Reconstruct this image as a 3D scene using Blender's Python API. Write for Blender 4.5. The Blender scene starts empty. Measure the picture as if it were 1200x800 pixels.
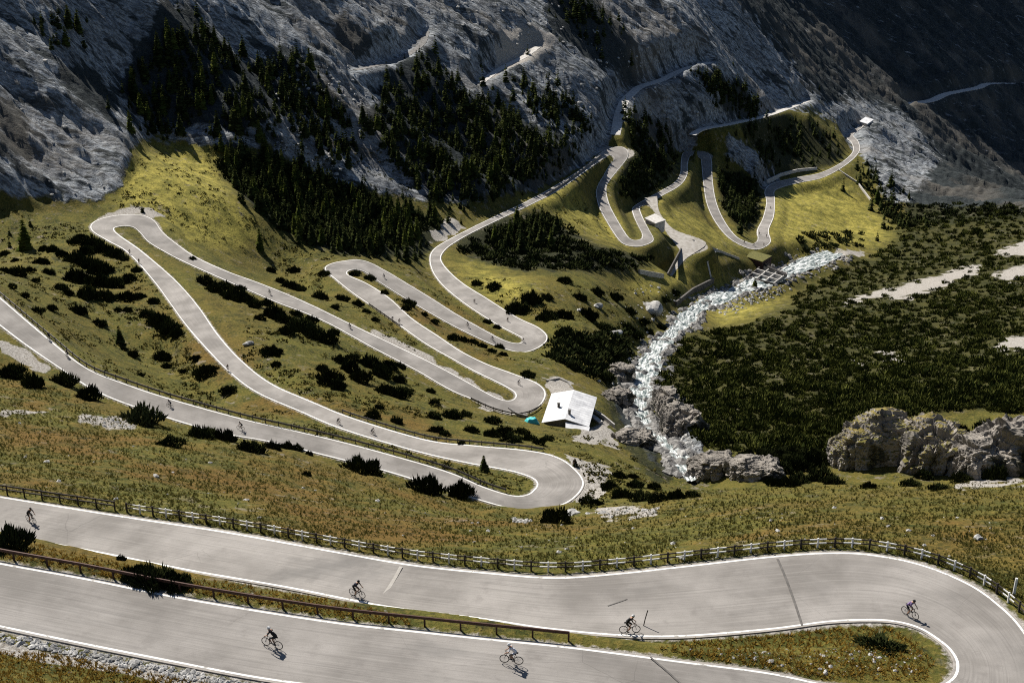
import bpy, bmesh, math, random
import numpy as np
from mathutils import Vector, Matrix

random.seed(7); rng = np.random.default_rng(7)
S = bpy.context.scene
COL = S.collection
# ------------------------------------------------------------------ camera model
F = 1700.0; PITCH = math.radians(24.0)
cP, sP = math.cos(PITCH), math.sin(PITCH)
def ray(px, py):
    u = (np.asarray(px, float)-600)/F; v = (400-np.asarray(py, float))/F
    return u, cP+v*sP, -sP+v*cP
def at_z(px, py, z):
    x, y, zz = ray(px, py); d = np.asarray(z, float)/zz
    return np.stack([x*d, y*d, zz*d], -1)
def proj(x, y, z):
    dep = y*cP-z*sP; up = y*sP+z*cP
    return 600+F*x/dep, 400-F*up/dep
# ------------------------------------------------------------------ numpy noise
_p = rng.permutation(512); _perm = np.concatenate([_p, _p, _p])
_ang = rng.random(512)*2*np.pi; _gx, _gy = np.cos(_ang), np.sin(_ang)
def perlin(x, y):
    xi = np.floor(x).astype(np.int64); yi = np.floor(y).astype(np.int64)
    fx = x-xi; fy = y-yi
    u = fx*fx*fx*(fx*(fx*6-15)+10); v = fy*fy*fy*(fy*(fy*6-15)+10)
    def g(ix, iy, dx, dy):
        h = _perm[_perm[ix & 511]+(iy & 511)]
        return _gx[h]*dx+_gy[h]*dy
    a = g(xi, yi, fx, fy); b = g(xi+1, yi, fx-1, fy)
    c = g(xi, yi+1, fx, fy-1); d = g(xi+1, yi+1, fx-1, fy-1)
    return (a+u*(b-a))*(1-v)+(c+u*(d-c))*v
def fbm(x, y, o=4, gain=.5, ridged=False):
    s = np.zeros_like(x); a = 1.
    for k in range(o):
        n = perlin(x*2**k+17.3*k, y*2**k-9.1*k)
        if ridged: n = .5-np.abs(n)*1.6
        s += a*n; a *= gain
    return s
def smooth(t): t = np.clip(t, 0, 1); return t*t*(3-2*t)
# ------------------------------------------------------------------ roads traced as (left, right) edges
FG = [(-90,566,-70,612,-71.5),(0,581,18,630,-70),(147,604,128,652),(267,622,228,672),(400,646,333,690),(483,660,450,713),
 (567,669,560,727,-66.5),(650,675,640,739),(725,670,725,747),(800,662,800,748),(910,650,900,740),(983,646,970,731),
 (1033,650,1020,729),(1083,661,1050,731),(1133,681,1075,738),(1167,703,1095,750,-65),(1200,735,1110,763),(1228,785,1117,778),
 (1232,850,1112,793),(1200,915,1092,803),(1130,945,1050,807),(1030,940,980,802),(930,905,900,786),(820,878,800,773),
 (680,852,667,756,-61.2),(580,838,567,746),(490,825,483,737),(400,811,400,728),(300,797,300,713),(190,776,200,696),
 (90,756,100,676,-58.5),(-10,735,0,658),(-110,714,-100,638),(-210,695,-200,620,-56.5)]
MAIN = [(-60,297,-84,316,-114.5),(0,348,-27,361,-118),(53,393,23,400),(100,430,67,430),(143,448,110,458),(200,467,165,480),(283,490,250,506),
 (340,503,310,517),(400,517,380,534,-127),(467,535,450,552),(527,553,515,572),(567,570,560,586),(600,580,605,597),(617,579,645,596),
 (626,572,672,585),(628,566,685,566,-132),(622,560,672,547),(605,554,650,534),(587,550,615,527),(543,542,560,522),(483,528,500,515),
 (400,503,415,490,-139),(350,482,365,470),(300,460,318,449),(267,435,283,422),(233,400,257,393),(215,378,235,362),(200,357,217,340),
 (180,330,197,320),(150,297,165,293),(125,282,145,279),(109,272,136,272,-149),(106,264,134,268),(116,257,138,266),(140,252,147,265),
 (165,252,157,267),(180,258,165,274),(190,271,174,284),(205,284,192,295),(230,301,215,307),(267,318,255,325),(300,330,290,340),
 (333,343,325,355),(367,358,357,367),(400,374,390,382,-157),(450,398,437,408),(500,422,487,434),(540,443,527,457),(565,457,553,468),
 (585,467,580,480),(597,469,608,486),(603,466,630,478,-162),(603,461,640,462),(597,456,630,449),(580,447,600,437),(557,436,570,426),
 (530,421,540,411),(500,404,513,393),(470,383,483,373),(440,362,455,348),(415,345,430,332),(397,331,412,324),(382,318,407,320),
 (383,311,410,317,-169),(400,306,417,316),(425,305,428,319),(450,316,445,331),(477,332,470,347),(505,349,497,363),(535,368,527,380),
 (565,385,557,395),(590,398,585,407),(605,402,612,413),(612,400,632,407,-178),(611,396,642,396),(600,390,632,384),(583,381,605,371),
 (550,360,570,349),(523,339,543,332),(508,321,525,316),(503,304,517,303,-185),(508,292,523,292),(525,281,537,282),(550,268,557,271),
 (583,252,588,256),(617,236,622,240,-193),(650,218,656,222),(685,195,690,198),(703,180,706,187),(715,174,714,182,-204),(728,172,719,184),
 (736,178,719,188),(734,187,714,194),(722,202,707,206),(711,218,699,222),(713,236,701,240),(722,255,711,260),(735,276,724,280),
 (742,281,733,287,-214),(748,281,748,289),(752,279,762,285),(752,273,766,280),(747,263,761,270),(742,252,753,254),(741,244,750,243),
 (750,237,757,240),(770,226,775,230),(790,214,796,218),(797,203,805,206),(798,190,806,192),(801,179,809,183,-233),(815,177,815,183),
 (829,179,821,186),(834,188,822,192),(835,210,824,213),(839,235,828,238),(848,257,838,260),(863,277,854,279),(880,285,874,290,-243),
 (886,284,890,292),(888,279,903,284),(887,270,901,270),(894,255,907,253),(898,237,908,234),(896,224,908,224),(905,215,918,219,-257),
 (933,208,938,214),(960,203,965,208),(985,191,992,193,-265),(999,178,1007,178),(998,168,1006,166),(992,160,1000,158),(1003,150,1010,150),
 (1012,141,1020,141,-272)]
SPUR = [(755,232,770,230,-219),(763,243,772,246),(772,256,779,258),(781,272,792,270,-223.5),(790,284,822,281),(797,294,826,288),(795,302,804,303,-226),(786,317,793,316),(777,328,785,327,-228)]
WATER = [(960,293,995,300,-258),(905,315,938,325),(870,328,897,340),(835,342,862,352,-240),(803,358,830,368),(785,378,808,388,-212),
 (765,398,792,402),(745,418,782,422),(738,440,775,445,-188),(735,460,768,465),(738,480,765,490,-172),(748,500,772,508),(762,520,790,520),
 (783,540,810,535,-160),(798,566,828,560,-157)]
def catmull(P, n):
    P = np.asarray(P, float); Q = np.vstack([2*P[0]-P[1], P, 2*P[-1]-P[-2]]); out = []
    for i in range(1, len(Q)-2):
        p0, p1, p2, p3 = Q[i-1:i+3]
        t = np.linspace(0, 1, n, endpoint=False)[:, None]
        out.append(.5*((2*p1)+(p2-p0)*t+(2*p0-5*p1+4*p2-p3)*t*t+(3*p1-p0-3*p2+p3)*t**3))
    out.append(P[-1:]); return np.vstack(out)
def solve(st, n):
    """edges in pixels + anchor heights -> left and right edge points in metres, height running evenly along the way"""
    L = catmull([s[:2] for s in st], n); R = catmull([s[2:4] for s in st], n)
    anc = [(i*n, s[4]) for i, s in enumerate(st) if len(s) > 4]
    ai = np.array([a[0] for a in anc]); az = np.array([a[1] for a in anc])
    z = np.interp(np.arange(len(L)), ai, az)
    for _ in range(12):
        c = (at_z(*L.T, z)+at_z(*R.T, z))/2
        s = np.concatenate([[0], np.cumsum(np.linalg.norm(np.diff(c, axis=0), axis=1))])
        zn = np.interp(s, s[ai], az)
        k = np.hanning(2*n*2+1); k /= k.sum(); pad = len(k)//2
        zn = np.convolve(np.pad(zn, pad, mode='edge'), k, 'valid')
        z = zn
    return at_z(*L.T, z), at_z(*R.T, z)
ROADS = {'fg': solve(FG, 10), 'main': solve(MAIN, 8), 'spur': solve(SPUR, 8)}
WL, WR = solve(WATER, 8)
_c = (WL+WR)/2; _wd = .70+.16*np.sin(np.arange(len(WL))*.55)[:, None]; WL, WR = _c+(WL-_c)*_wd, _c+(WR-_c)*_wd
# ------------------------------------------------------------------ terrain control heights, in (x/y, ln y)
MG = (.661, -.31, -382.4)                     # the valley's left wall: z = MG2 - .661 x + .31 y
def wall_pt(px, py, off=0.):
    x, y, z = ray(px, py); d = (MG[2]+off)/(z+MG[0]*x+MG[1]*y)
    return x*d, y*d, z*d
ctl = []
def dedupe(P, dmin):
    keep = []
    for p in P:
        a, b = p[0]/p[1], math.log(p[1])
        if all((a-k[0])**2+(b-k[1])**2 > dmin**2 for k in keep): keep.append((a, b, p[2]/p[1]))
    return keep
for key in ('fg', 'main', 'spur'):
    L, R = ROADS[key]; ctl += dedupe((L+R)/2, .014)
ctl += dedupe((WL+WR)/2+np.array([0, 0, -.5]), .02)
def add(px, py, z):
    p = at_z(px, py, z); ctl.append((p[0]/p[1], math.log(p[1]), p[2]/p[1]))
def addd(px, py, d):
    x, y, z = ray(px, py); ctl.append((x/y, math.log(y*d), z/y))
# mountain wall
for px in range(-260, 1500, 110):
    for py in (-260, -170, -90, -20, 50, 110, 165, 215):
        base = np.interp(px, [-300,0,110,160,300,420,560,640,700,760,830,900,960,1010,1040,1200,1500], [200,220,225,165,180,225,235,205,165,150,140,130,128,130,200,215,215])
        if py > base: continue
        edge = np.interp(py, [-260,0,130,260], [700,840,965,1060])
        off = -75*float(smooth(np.array((px-edge)/70.)))
        if px < 150: off += 1*float(smooth(np.array((70+.62*(py-20)-px)/60.)))
        gx = 30+.62*py
        off -= 22*math.exp(-((px-gx-55)/45.)**2) if 0 < py < 190 else 0
        x, y, z = wall_pt(px, py, off)
        ctl.append((x/y, math.log(y), z/y))
for px, py, d in [(230,220,490),(190,195,500),(260,265,478),(290,235,500),(50,250,452),(0,260,440),(-120,262,440),(60,300,415),(0,310,392),(60,340,372),(140,330,400),(100,390,345),(200,420,352),(260,470,322),
  (330,260,515),(400,250,545),(420,280,505),(450,300,500),(480,270,545),(340,320,478),(370,345,452),(300,300,480),
  (680,245,640),(660,265,600),(700,290,560),(640,300,545),(600,290,560),(570,310,520),(600,340,480),(660,330,500),(700,330,520),(750,340,560),(720,365,495),(680,380,450),(650,400,432),
  (700,430,415),(690,455,385),(720,470,374),(700,500,350),(715,520,335),(740,540,318),(760,560,300),
  (760,200,735),(775,245,660),(820,240,760),(850,285,690),(870,240,800),(800,330,600),(830,315,640),(850,310,660),(780,345,560),
  (930,170,895),(900,168,868),(960,165,925),(880,182,835),(925,145,925),(960,245,800),(1000,235,850),(1030,275,790),(930,280,730),(940,250,790),(1050,300,745),
  (1000,270,800),(1200,250,800),(1100,262,800),(1330,240,800),(1200,300,690),(1100,310,690),(1330,330,560),(1200,400,480),(1000,400,520),(1100,360,560),(1000,340,630),
  (900,380,540),(870,360,585),(830,400,490),(800,440,430),(790,470,392),(850,480,380),(820,510,350),(900,500,366),(900,440,430),(960,520,345),(1050,480,352),(1150,475,350),(1250,470,345),(1380,450,360),
  (830,545,322),(900,548,322),(950,545,328),(1050,530,330),(1150,530,328),(1250,530,325),(1380,540,320),
  (800,575,300),(900,575,215),(1000,575,210),(1100,572,205),(1200,565,205),(1350,560,205),(900,600,165),(1000,600,160),(1100,600,155),(1200,590,165),(1150,650,128),(1250,680,118),(1300,620,140),
  (690,600,228),(720,590,240),(760,590,232),(800,600,190),(700,625,178),(600,620,185),(640,612,225),(500,600,205),(400,580,215),(300,550,222),(200,530,225),(100,500,240),(0,470,250),(-120,440,255),
  (600,645,140),(450,625,155),(300,600,160),(150,570,170),(0,540,180),(-120,520,185),(0,430,280),(30,460,262),(120,480,258),
  (330,590,178),(800,640,140),(900,630,140),(1000,628,135),(640,590,252),(680,575,262),(710,560,270)]:
    addd(px, py, d)
# out-of-frame ground in front and beside
for px, py, z in [(100,800,-57.6),(300,850,-59.5),(-100,770,-56),(600,930,-59.5),(300,930,-57),(0,860,-54.5),(900,1000,-60),(-250,900,-53),(1350,900,-63),(1350,780,-66),(1250,1000,-62),(600,1100,-56)]:
    add(px, py, z)
ctl = np.array(ctl)
def tps_fit(c, lam=2e-4):
    n = len(c); d2 = (c[:, None, 0]-c[None, :, 0])**2+(c[:, None, 1]-c[None, :, 1])**2
    K = .5*d2*np.log(d2+1e-12)+lam*np.eye(n)
    Pm = np.c_[np.ones(n), c[:, :2]]
    A = np.block([[K, Pm], [Pm.T, np.zeros((3, 3))]])
    return np.linalg.solve(A, np.r_[c[:, 2], 0, 0, 0])
w = tps_fit(ctl)
NA, NB = 1020, 1400
A0, A1, B0, B1 = -.60, .60, math.log(42.), math.log(2600.)
av = np.linspace(A0, A1, NA); bv = np.linspace(B0, B1, NB)
ca = np.linspace(A0, A1, 170); cb = np.linspace(B0, B1, 230)
CA, CB = np.meshgrid(ca, cb); W = np.zeros(CA.shape)
for i in range(CA.shape[0]):
    d2 = (CA[i][:, None]-ctl[None, :, 0])**2+(CB[i][:, None]-ctl[None, :, 1])**2
    W[i] = (.5*d2*np.log(d2+1e-12))@w[:-3]+w[-3]+w[-2]*CA[i]+w[-1]*CB[i]
def bil(G, fa, fb):
    nb, na = G.shape
    fa = np.clip(fa, 0, na-1.001); fb = np.clip(fb, 0, nb-1.001)
    i = fa.astype(int); j = fb.astype(int); s = fa-i; t = fb-j
    return (G[j, i]*(1-s)+G[j, i+1]*s)*(1-t)+(G[j+1, i]*(1-s)+G[j+1, i+1]*s)*t
AA, BB = np.meshgrid(av, bv)
Y = np.exp(BB); X = AA*Y
Z = bil(W, (AA-A0)/(A1-A0)*(len(ca)-1), (BB-B0)/(B1-B0)*(len(cb)-1))*Y
Z = np.where(Z > -30, -30+8*np.tanh((Z+30)/8), Z)
PX, PY = proj(X, Y, Z)
# ------------------------------------------------------------------ what covers the ground: outlines seen from the camera, dropped on the terrain
RX0, RY0, RS = -400, -300, 2.
RW, RH = int(2000/RS), int(1400/RS)
gx, gy = np.meshgrid(np.arange(RW)*RS+RX0, np.arange(RH)*RS+RY0)
def inside(poly, x, y):
    r = np.zeros(x.shape, bool); n = len(poly)
    for i in range(n):
        x1, y1 = poly[i]; x2, y2 = poly[(i+1) % n]
        if y1 == y2: continue
        r ^= ((y1 > y) != (y2 > y)) & (x < (x2-x1)*(y-y1)/(y2-y1)+x1)
    return r
def blur(m, k):
    for ax in (0, 1):
        for _ in range(2):
            c = np.cumsum(np.pad(m, [(k+1, k) if a == ax else (0, 0) for a in (0, 1)], mode='edge'), axis=ax)
            m = (np.take(c, range(2*k+1, c.shape[ax]), ax)-np.take(c, range(0, c.shape[ax]-2*k-1), ax))/(2*k+1)
    return m
def mask(polys, k=2):
    m = np.zeros(gx.shape)
    for p in polys: m = np.maximum(m, inside(p, gx, gy))
    return blur(m, k)
nzx = fbm(X/6, Y/6, 3)*5; nzy = fbm(X/6+40, Y/6+11, 3)*3
def samp(m, jit=1.):
    return bil(m, (PX+nzx*jit-RX0)/RS, (PY+nzy*jit-RY0)/RS)
P_ROCK = [[(-400,-300),(1600,-300),(1600,262),(1200,250),(1040,240),(1012,190),(985,150),(950,130),(890,140),(850,150),(800,160),(770,185),(735,150),(712,165),(690,185),(640,212),(560,243),(500,240),(420,225),(350,200),(330,175),(250,180),(165,168),(150,190),(140,225),(110,240),(0,235),(-400,215)],
          [(300,150),(350,140),(400,190),(395,212),(330,190)],[(728,420),(742,428),(736,470),(748,505),(790,560),(782,562),(738,510),(722,470)],
          [(768,470),(790,470),(825,530),(822,562),(800,560),(770,505)],[(845,180),(860,165),(925,215),(895,220)]]
P_LUSH = [[(150,185),(250,172),(262,215),(300,262),(290,292),(205,280),(190,255),(150,240),(140,250),(130,235)],[(622,242),(650,226),(690,240),(722,262),(745,295),(700,275),(640,258)],
          [(900,222),(985,203),(1040,270),(1038,288),(930,284),(905,285)],[(828,372),(850,355),(922,348),(930,368),(855,382)],[(765,235),(800,245),(860,282),(862,298),(780,262)],[(520,305),(620,330),(640,345),(600,355),(560,335)],[(740,322),(870,322),(860,335),(740,345)]]
P_GRAV = [[(440,390),(470,400),(530,437),(585,468),(595,476),(570,475),(520,445),(470,418),(430,396)],[(660,535),(690,540),(718,548),(705,582),(672,590)],[(100,262),(130,247),(175,242),(190,252),(184,262),(150,250)],
          [(985,352),(1010,345),(1045,338),(1075,329),(1105,321),(1150,308),(1149,318),(1120,330),(1085,345),(1050,353),(1040,350),(1062,342),(1020,350),(990,358)],[(1158,300),(1200,282),(1320,270),(1320,295),(1200,300)],[(1160,320),(1200,310),(1230,315),(1180,332)],[(1180,395),(1250,385),(1300,400),(1160,412)],
          [(860,318),(940,300),(1010,292),(1015,298),(950,318),(880,345)],[(696,600),(720,593),(748,597),(772,595),(768,602),(730,603),(712,608)],[(690,498),(712,495),(720,510),(690,522),(670,515)],[(985,425),(1015,422),(1018,430),(985,433)],
          [(-100,722),(0,738),(320,803),(250,803),(0,752),(-100,740)],[(0,390),(25,400),(60,428),(40,430),(0,412)],[(700,505),(722,512),(730,525),(712,522)],[(640,440),(668,445),(672,460),(650,470)],
          [(100,485),(170,495),(150,503),(90,496)],[(0,478),(60,482),(60,488),(0,488)],[(600,607),(625,609),(620,613),(600,612)],[(500,282),(520,255),(545,262),(520,282)],[(1020,400),(1065,420),(1045,430)],[(1120,568),(1200,558),(1200,568),(1120,575)],
          [(590,30),(660,55),(640,75),(560,100),(575,80)]]
P_DRY = [[(0,400),(30,420),(160,500),(640,610),(1300,590),(1300,650),(1000,640),(600,668),(0,590)],[(100,355),(180,350),(260,470),(480,520),(560,520),(560,505),(440,470),(330,440),(230,380)],[(0,625),(480,720),(400,728),(0,650)],[(440,360),(560,430),(600,410),(500,345)]]
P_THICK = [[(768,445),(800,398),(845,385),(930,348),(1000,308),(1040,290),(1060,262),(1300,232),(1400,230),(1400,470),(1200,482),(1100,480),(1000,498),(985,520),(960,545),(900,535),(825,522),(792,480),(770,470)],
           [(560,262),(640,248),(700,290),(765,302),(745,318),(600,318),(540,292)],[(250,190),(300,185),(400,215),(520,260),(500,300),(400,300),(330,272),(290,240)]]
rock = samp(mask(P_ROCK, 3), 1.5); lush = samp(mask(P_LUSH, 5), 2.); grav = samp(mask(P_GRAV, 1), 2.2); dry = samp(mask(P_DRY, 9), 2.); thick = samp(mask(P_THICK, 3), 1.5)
rock = np.where(Y > 1150, 1., rock)
P_VEG_SHADE = [[(835,-20),(900,50),(963,128),(1010,128),(1060,150),(1100,200),(1060,240),(1060,262),(1700,240),(1700,-300),(830,-300)],[(150,95),(190,25),(235,15),(262,62),(300,70),(340,60),(385,110),(400,150),(360,140),(300,165),(240,165),(160,160),(145,125)],[(255,185),(310,180),(345,200),(400,220),(470,245),(520,262),(500,300),(440,298),(400,300),(330,270),(290,238)],
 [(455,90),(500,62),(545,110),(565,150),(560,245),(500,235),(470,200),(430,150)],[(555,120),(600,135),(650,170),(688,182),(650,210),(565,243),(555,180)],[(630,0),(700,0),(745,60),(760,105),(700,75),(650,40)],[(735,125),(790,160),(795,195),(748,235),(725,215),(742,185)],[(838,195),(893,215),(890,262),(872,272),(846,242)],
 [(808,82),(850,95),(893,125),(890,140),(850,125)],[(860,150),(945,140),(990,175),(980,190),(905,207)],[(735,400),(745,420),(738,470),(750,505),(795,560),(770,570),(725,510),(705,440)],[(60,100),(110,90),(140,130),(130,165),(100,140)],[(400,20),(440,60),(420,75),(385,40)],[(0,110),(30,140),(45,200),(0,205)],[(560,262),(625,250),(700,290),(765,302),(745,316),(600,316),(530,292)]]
veg_shade = samp(mask(P_VEG_SHADE, 4), 2.5); veg_shade = np.where(Y > 1000, veg_shade*.74, veg_shade)  # dark scrub and forest floor, plus painted shade of far wall and black spur
# ------------------------------------------------------------------ relief
fx, fy = .905, -.425
s_ = X*fx+Y*fy; t_ = X*-fy+Y*fx           # down the fall line, along the contour
rel = fbm(t_/38, s_/190, 6, .60, True)*9.5+fbm(t_/9+7, s_/30, 4, .55)*2.4+fbm(t_/2.6, s_/9, 4, .55)*1.1+fbm(X/3.3, Y/3.3, 2)*.3+fbm(X/85+3, Y/85, 3)*5
strata = np.abs((t_/46+fbm(X/60, Y/60, 2)*.5) % 1-.5)*2
rel += (strata-.5)*3.4
relg = fbm(X/22, Y/22, 3)*.9+fbm(X/2.3, Y/2.3, 3)*.16+fbm(X/6.5, Y/6.5, 2)*.30
far = smooth((Y-60)/120)
Z0 = Z.copy()
Z = Z+rock*rel*smooth((Y-250)/150)*.8+(1-rock)*relg*(.35+.65*far)+rock*smooth((520-Y)/100)*smooth((X-4)/12)*fbm(X/5.5, Y/5.5, 5, .62, True)*3.2
# ------------------------------------------------------------------ road benches and the stream bed cut into it
def cut(L, R, step, shoulder, bank, depth, power=4):
    global Z
    C = (L+R)/2; tg = np.gradient(C[:, :2], axis=0); tg /= np.linalg.norm(tg, axis=1)[:, None]
    hw = np.abs((L-R)[:, 0]*tg[:, 1]-(L-R)[:, 1]*tg[:, 0])/2
    s = np.concatenate([[0], np.cumsum(np.linalg.norm(np.diff(C, axis=0), axis=1))])
    q = [0.]
    while q[-1] < s[-1]:
        yq = np.interp(q[-1], s, C[:, 1]); q.append(q[-1]+max(.6, step*yq/120))
    q = np.array(q); CX, CY, CZ, HW = (np.interp(q, s, v) for v in (C[:, 0], C[:, 1], C[:, 2], hw))
    LQ, RQ = (np.stack([np.interp(q, s, v[:, k]) for k in range(3)], -1) for v in (L, R))
    best = np.full(X.shape, 1e9); Wt = np.zeros(X.shape); WZ = np.zeros(X.shape)
    da = (A1-A0)/(NA-1); db = (B1-B0)/(NB-1)
    for x, y, z, h, lq, rq in zip(CX, CY, CZ, HW, LQ, RQ):
        r = h+shoulder+bank
        if y-r < 43: continue
        j0 = max(0, int((math.log(max(43, y-r))-B0)/db)); j1 = min(NB, int((math.log(y+r)-B0)/db)+2)
        yl = max(y-r, 40)
        i0 = max(0, int(((x-r)/(yl if x-r < 0 else y+r)-A0)/da)); i1 = min(NA, int(((x+r)/(yl if x+r > 0 else y+r)-A0)/da)+2)
        if j1 <= j0 or i1 <= i0: continue
        sl = np.s_[j0:j1, i0:i1]
        e = np.hypot(X[sl]-x, Y[sl]-y)-h
        best[sl] = np.minimum(best[sl], e)
        near_ = e < shoulder+bank
        for f in (.04, .27, .5, .73, .96):
            p_ = lq*(1-f)+rq*f; ww = np.where(near_, 1/(np.hypot(X[sl]-p_[0], Y[sl]-p_[1])+.25)**power, 0)
            Wt[sl] += ww; WZ[sl] += ww*p_[2]
    ok = Wt > 0
    zr = np.where(ok, WZ/np.where(ok, Wt, 1), 0)
    t = smooth((best-shoulder)/bank)
    eo = .03+.10*smooth((Y-150)/400)
    zz = zr-eo-np.maximum(depth-.03, 0)*smooth((-best-.15)/.7)
    Z = np.where(ok, zz*(1-t)+Z*t, Z)
    return best
E_W = cut(WL, WR, .8, 1.0, 8, 1.2)
EDGE = np.full(X.shape, 1e9)
for key, bank in (('spur', 7), ('main', 7), ('fg', 6)):
    L, R = ROADS[key]
    EDGE = np.minimum(EDGE, cut(L, R, .7, .9, bank, .28))
# unseen cliff band added to the terrain above the view to shade the far wall
Z = Z+95*smooth((-PY-12)/70)*smooth((PX-(845-.35*PY))/90)
# level pad under the house
hx, hy = 19.0, 338.0
HP = at_z(664, 480, -161.6); dd = np.hypot((X-HP[0])/1.0, (Y-HP[1])/1.35); tpad = smooth((dd-7.5)/5)
Z = np.where((EDGE > .6) & (dd < 13), -161.9*(1-tpad)+Z*tpad, Z)
PADM = smooth((13-dd)/3)
# ray casting against the finished height grid
def hit(px, py):
    px = np.atleast_1d(np.asarray(px, float)); py = np.atleast_1d(np.asarray(py, float))
    x, y, z = ray(px, py); a = x/y; fa = np.clip((a-A0)/(A1-A0)*(NA-1), 0, NA-1.001)
    i = fa.astype(int); s = fa-i; out = np.zeros((len(px), 3))
    yy = np.exp(bv)
    for k in range(0, len(px), 500):
        sl = slice(k, k+500)
        G = Z[:, i[sl]]*(1-s[sl])+Z[:, i[sl]+1]*s[sl]
        D = G-yy[:, None]*(z[sl]/y[sl])[None]
        D[:8] = -1
        j = np.argmax(D > 0, axis=0); j = np.where(j == 0, NB-1, j); c = np.arange(len(j))
        d0, d1 = D[j-1, c], D[j, c]; tt = np.clip(-d0/(d1-d0+1e-9), 0, 1)
        yh = yy[j-1]*(1-tt)+yy[j]*tt
        out[sl, 0] = a[sl]*yh; out[sl, 1] = yh; out[sl, 2] = G[j-1, c]*(1-tt)+G[j, c]*tt
    return out
def ground(x, y):
    x = np.asarray(x, float); y = np.asarray(y, float)
    return bil(Z, (x/y-A0)/(A1-A0)*(NA-1), (np.log(y)-B0)/(B1-B0)*(NB-1))
def gfield(G, x, y):
    return bil(G, (np.asarray(x)/np.asarray(y)-A0)/(A1-A0)*(NA-1), (np.log(y)-B0)/(B1-B0)*(NB-1))

_rm = np.zeros(gx.shape)
for _k in ROADS:
    _L, _R = ROADS[_k]; _a, _b = proj(*_L.T), proj(*_R.T)
    for _i in range(len(_L)-1):
        _n = 6; _t = np.linspace(0, 1, _n+int(abs(_a[0][_i]-_b[0][_i])+abs(_a[1][_i]-_b[1][_i])))
        _u = ((_a[0][_i]*(1-_t)+_b[0][_i]*_t-RX0)/RS).astype(int); _v = ((_a[1][_i]*(1-_t)+_b[1][_i]*_t-RY0)/RS).astype(int)
        _o = (_u >= 0) & (_u < RW) & (_v >= 0) & (_v < RH); _rm[_v[_o], _u[_o]] = 1
_rm = (blur(_rm, 1) > .12)*1.
def hides_road(P, h):
    """would something h metres tall standing at P cover road in this view (the road lies open in the photograph)"""
    out = np.zeros(len(P), bool)
    for f in (0., .35, .7, 1.):
        px, py = proj(P[:, 0], P[:, 1], P[:, 2]+f*h); out |= bil(_rm, (px-RX0)/RS, (py-RY0)/RS) > .3
    return out
# old tracks on the far wall: benches cut along it
TRK = [([(721,158),(723,148),(725,136),(731,120),(742,108),(752,101),(777,93),(800,82),(832,73)], 5.0, 'path', 'light gravel track climbing the scree above the pass road', 'concrete'),
 ([(811,158),(824,151),(857,145),(900,135),(947,118)], 4., 'path', 'thin gravel track crossing the scree beside dark trees', 'concrete'),
 ([(563,97),(587,80),(613,67),(630,55)], 3.5, 'path', 'bright path stub on the pale rock spur', 'concrete'),
 ([(417,82),(440,77),(467,70),(493,53),(500,37)], 3., 'path', 'grey path scar on the upper scree', 'masonry'),
 ([(1058,122),(1090,118),(1110,110),(1145,103),(1160,98),(1200,98),(1260,97)], 8., 'road', 'distant pale road crossing the dark far wall', 'concrete')]
TRL = []
_ZS = bil(W, (AA-A0)/(A1-A0)*(len(ca)-1), (BB-B0)/(B1-B0)*(len(cb)-1))*Y
for _pts, _w, *_r in TRK:
    _P = hit(*np.array(_pts, float).T); _z = bil(_ZS, (_P[:, 0]/_P[:, 1]-A0)/(A1-A0)*(NA-1), (np.log(_P[:, 1])-B0)/(B1-B0)*(NB-1))+2.2
    _t = np.linspace(0, 1, len(_z)); _z = .55*_z+.45*np.polyval(np.polyfit(_t, _z, 2), _t)
    _k = catmull(at_z(np.array(_pts, float)[:, 0], np.array(_pts, float)[:, 1], _z), 14)
    _d = np.gradient(_k, axis=0); _n = np.stack([-_d[:, 1], _d[:, 0], 0*_d[:, 0]], -1); _n /= np.linalg.norm(_n, axis=1)[:, None]+1e-9
    TRL.append((_k+_n*_w/2, _k-_n*_w/2))
_Zb = Z.copy()
for _a, _b in TRL: cut(_a, _b, .7, .5, 7, .25)
_tb = smooth((EDGE-1.2)/4); Z = _Zb*(1-_tb)+Z*_tb
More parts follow.
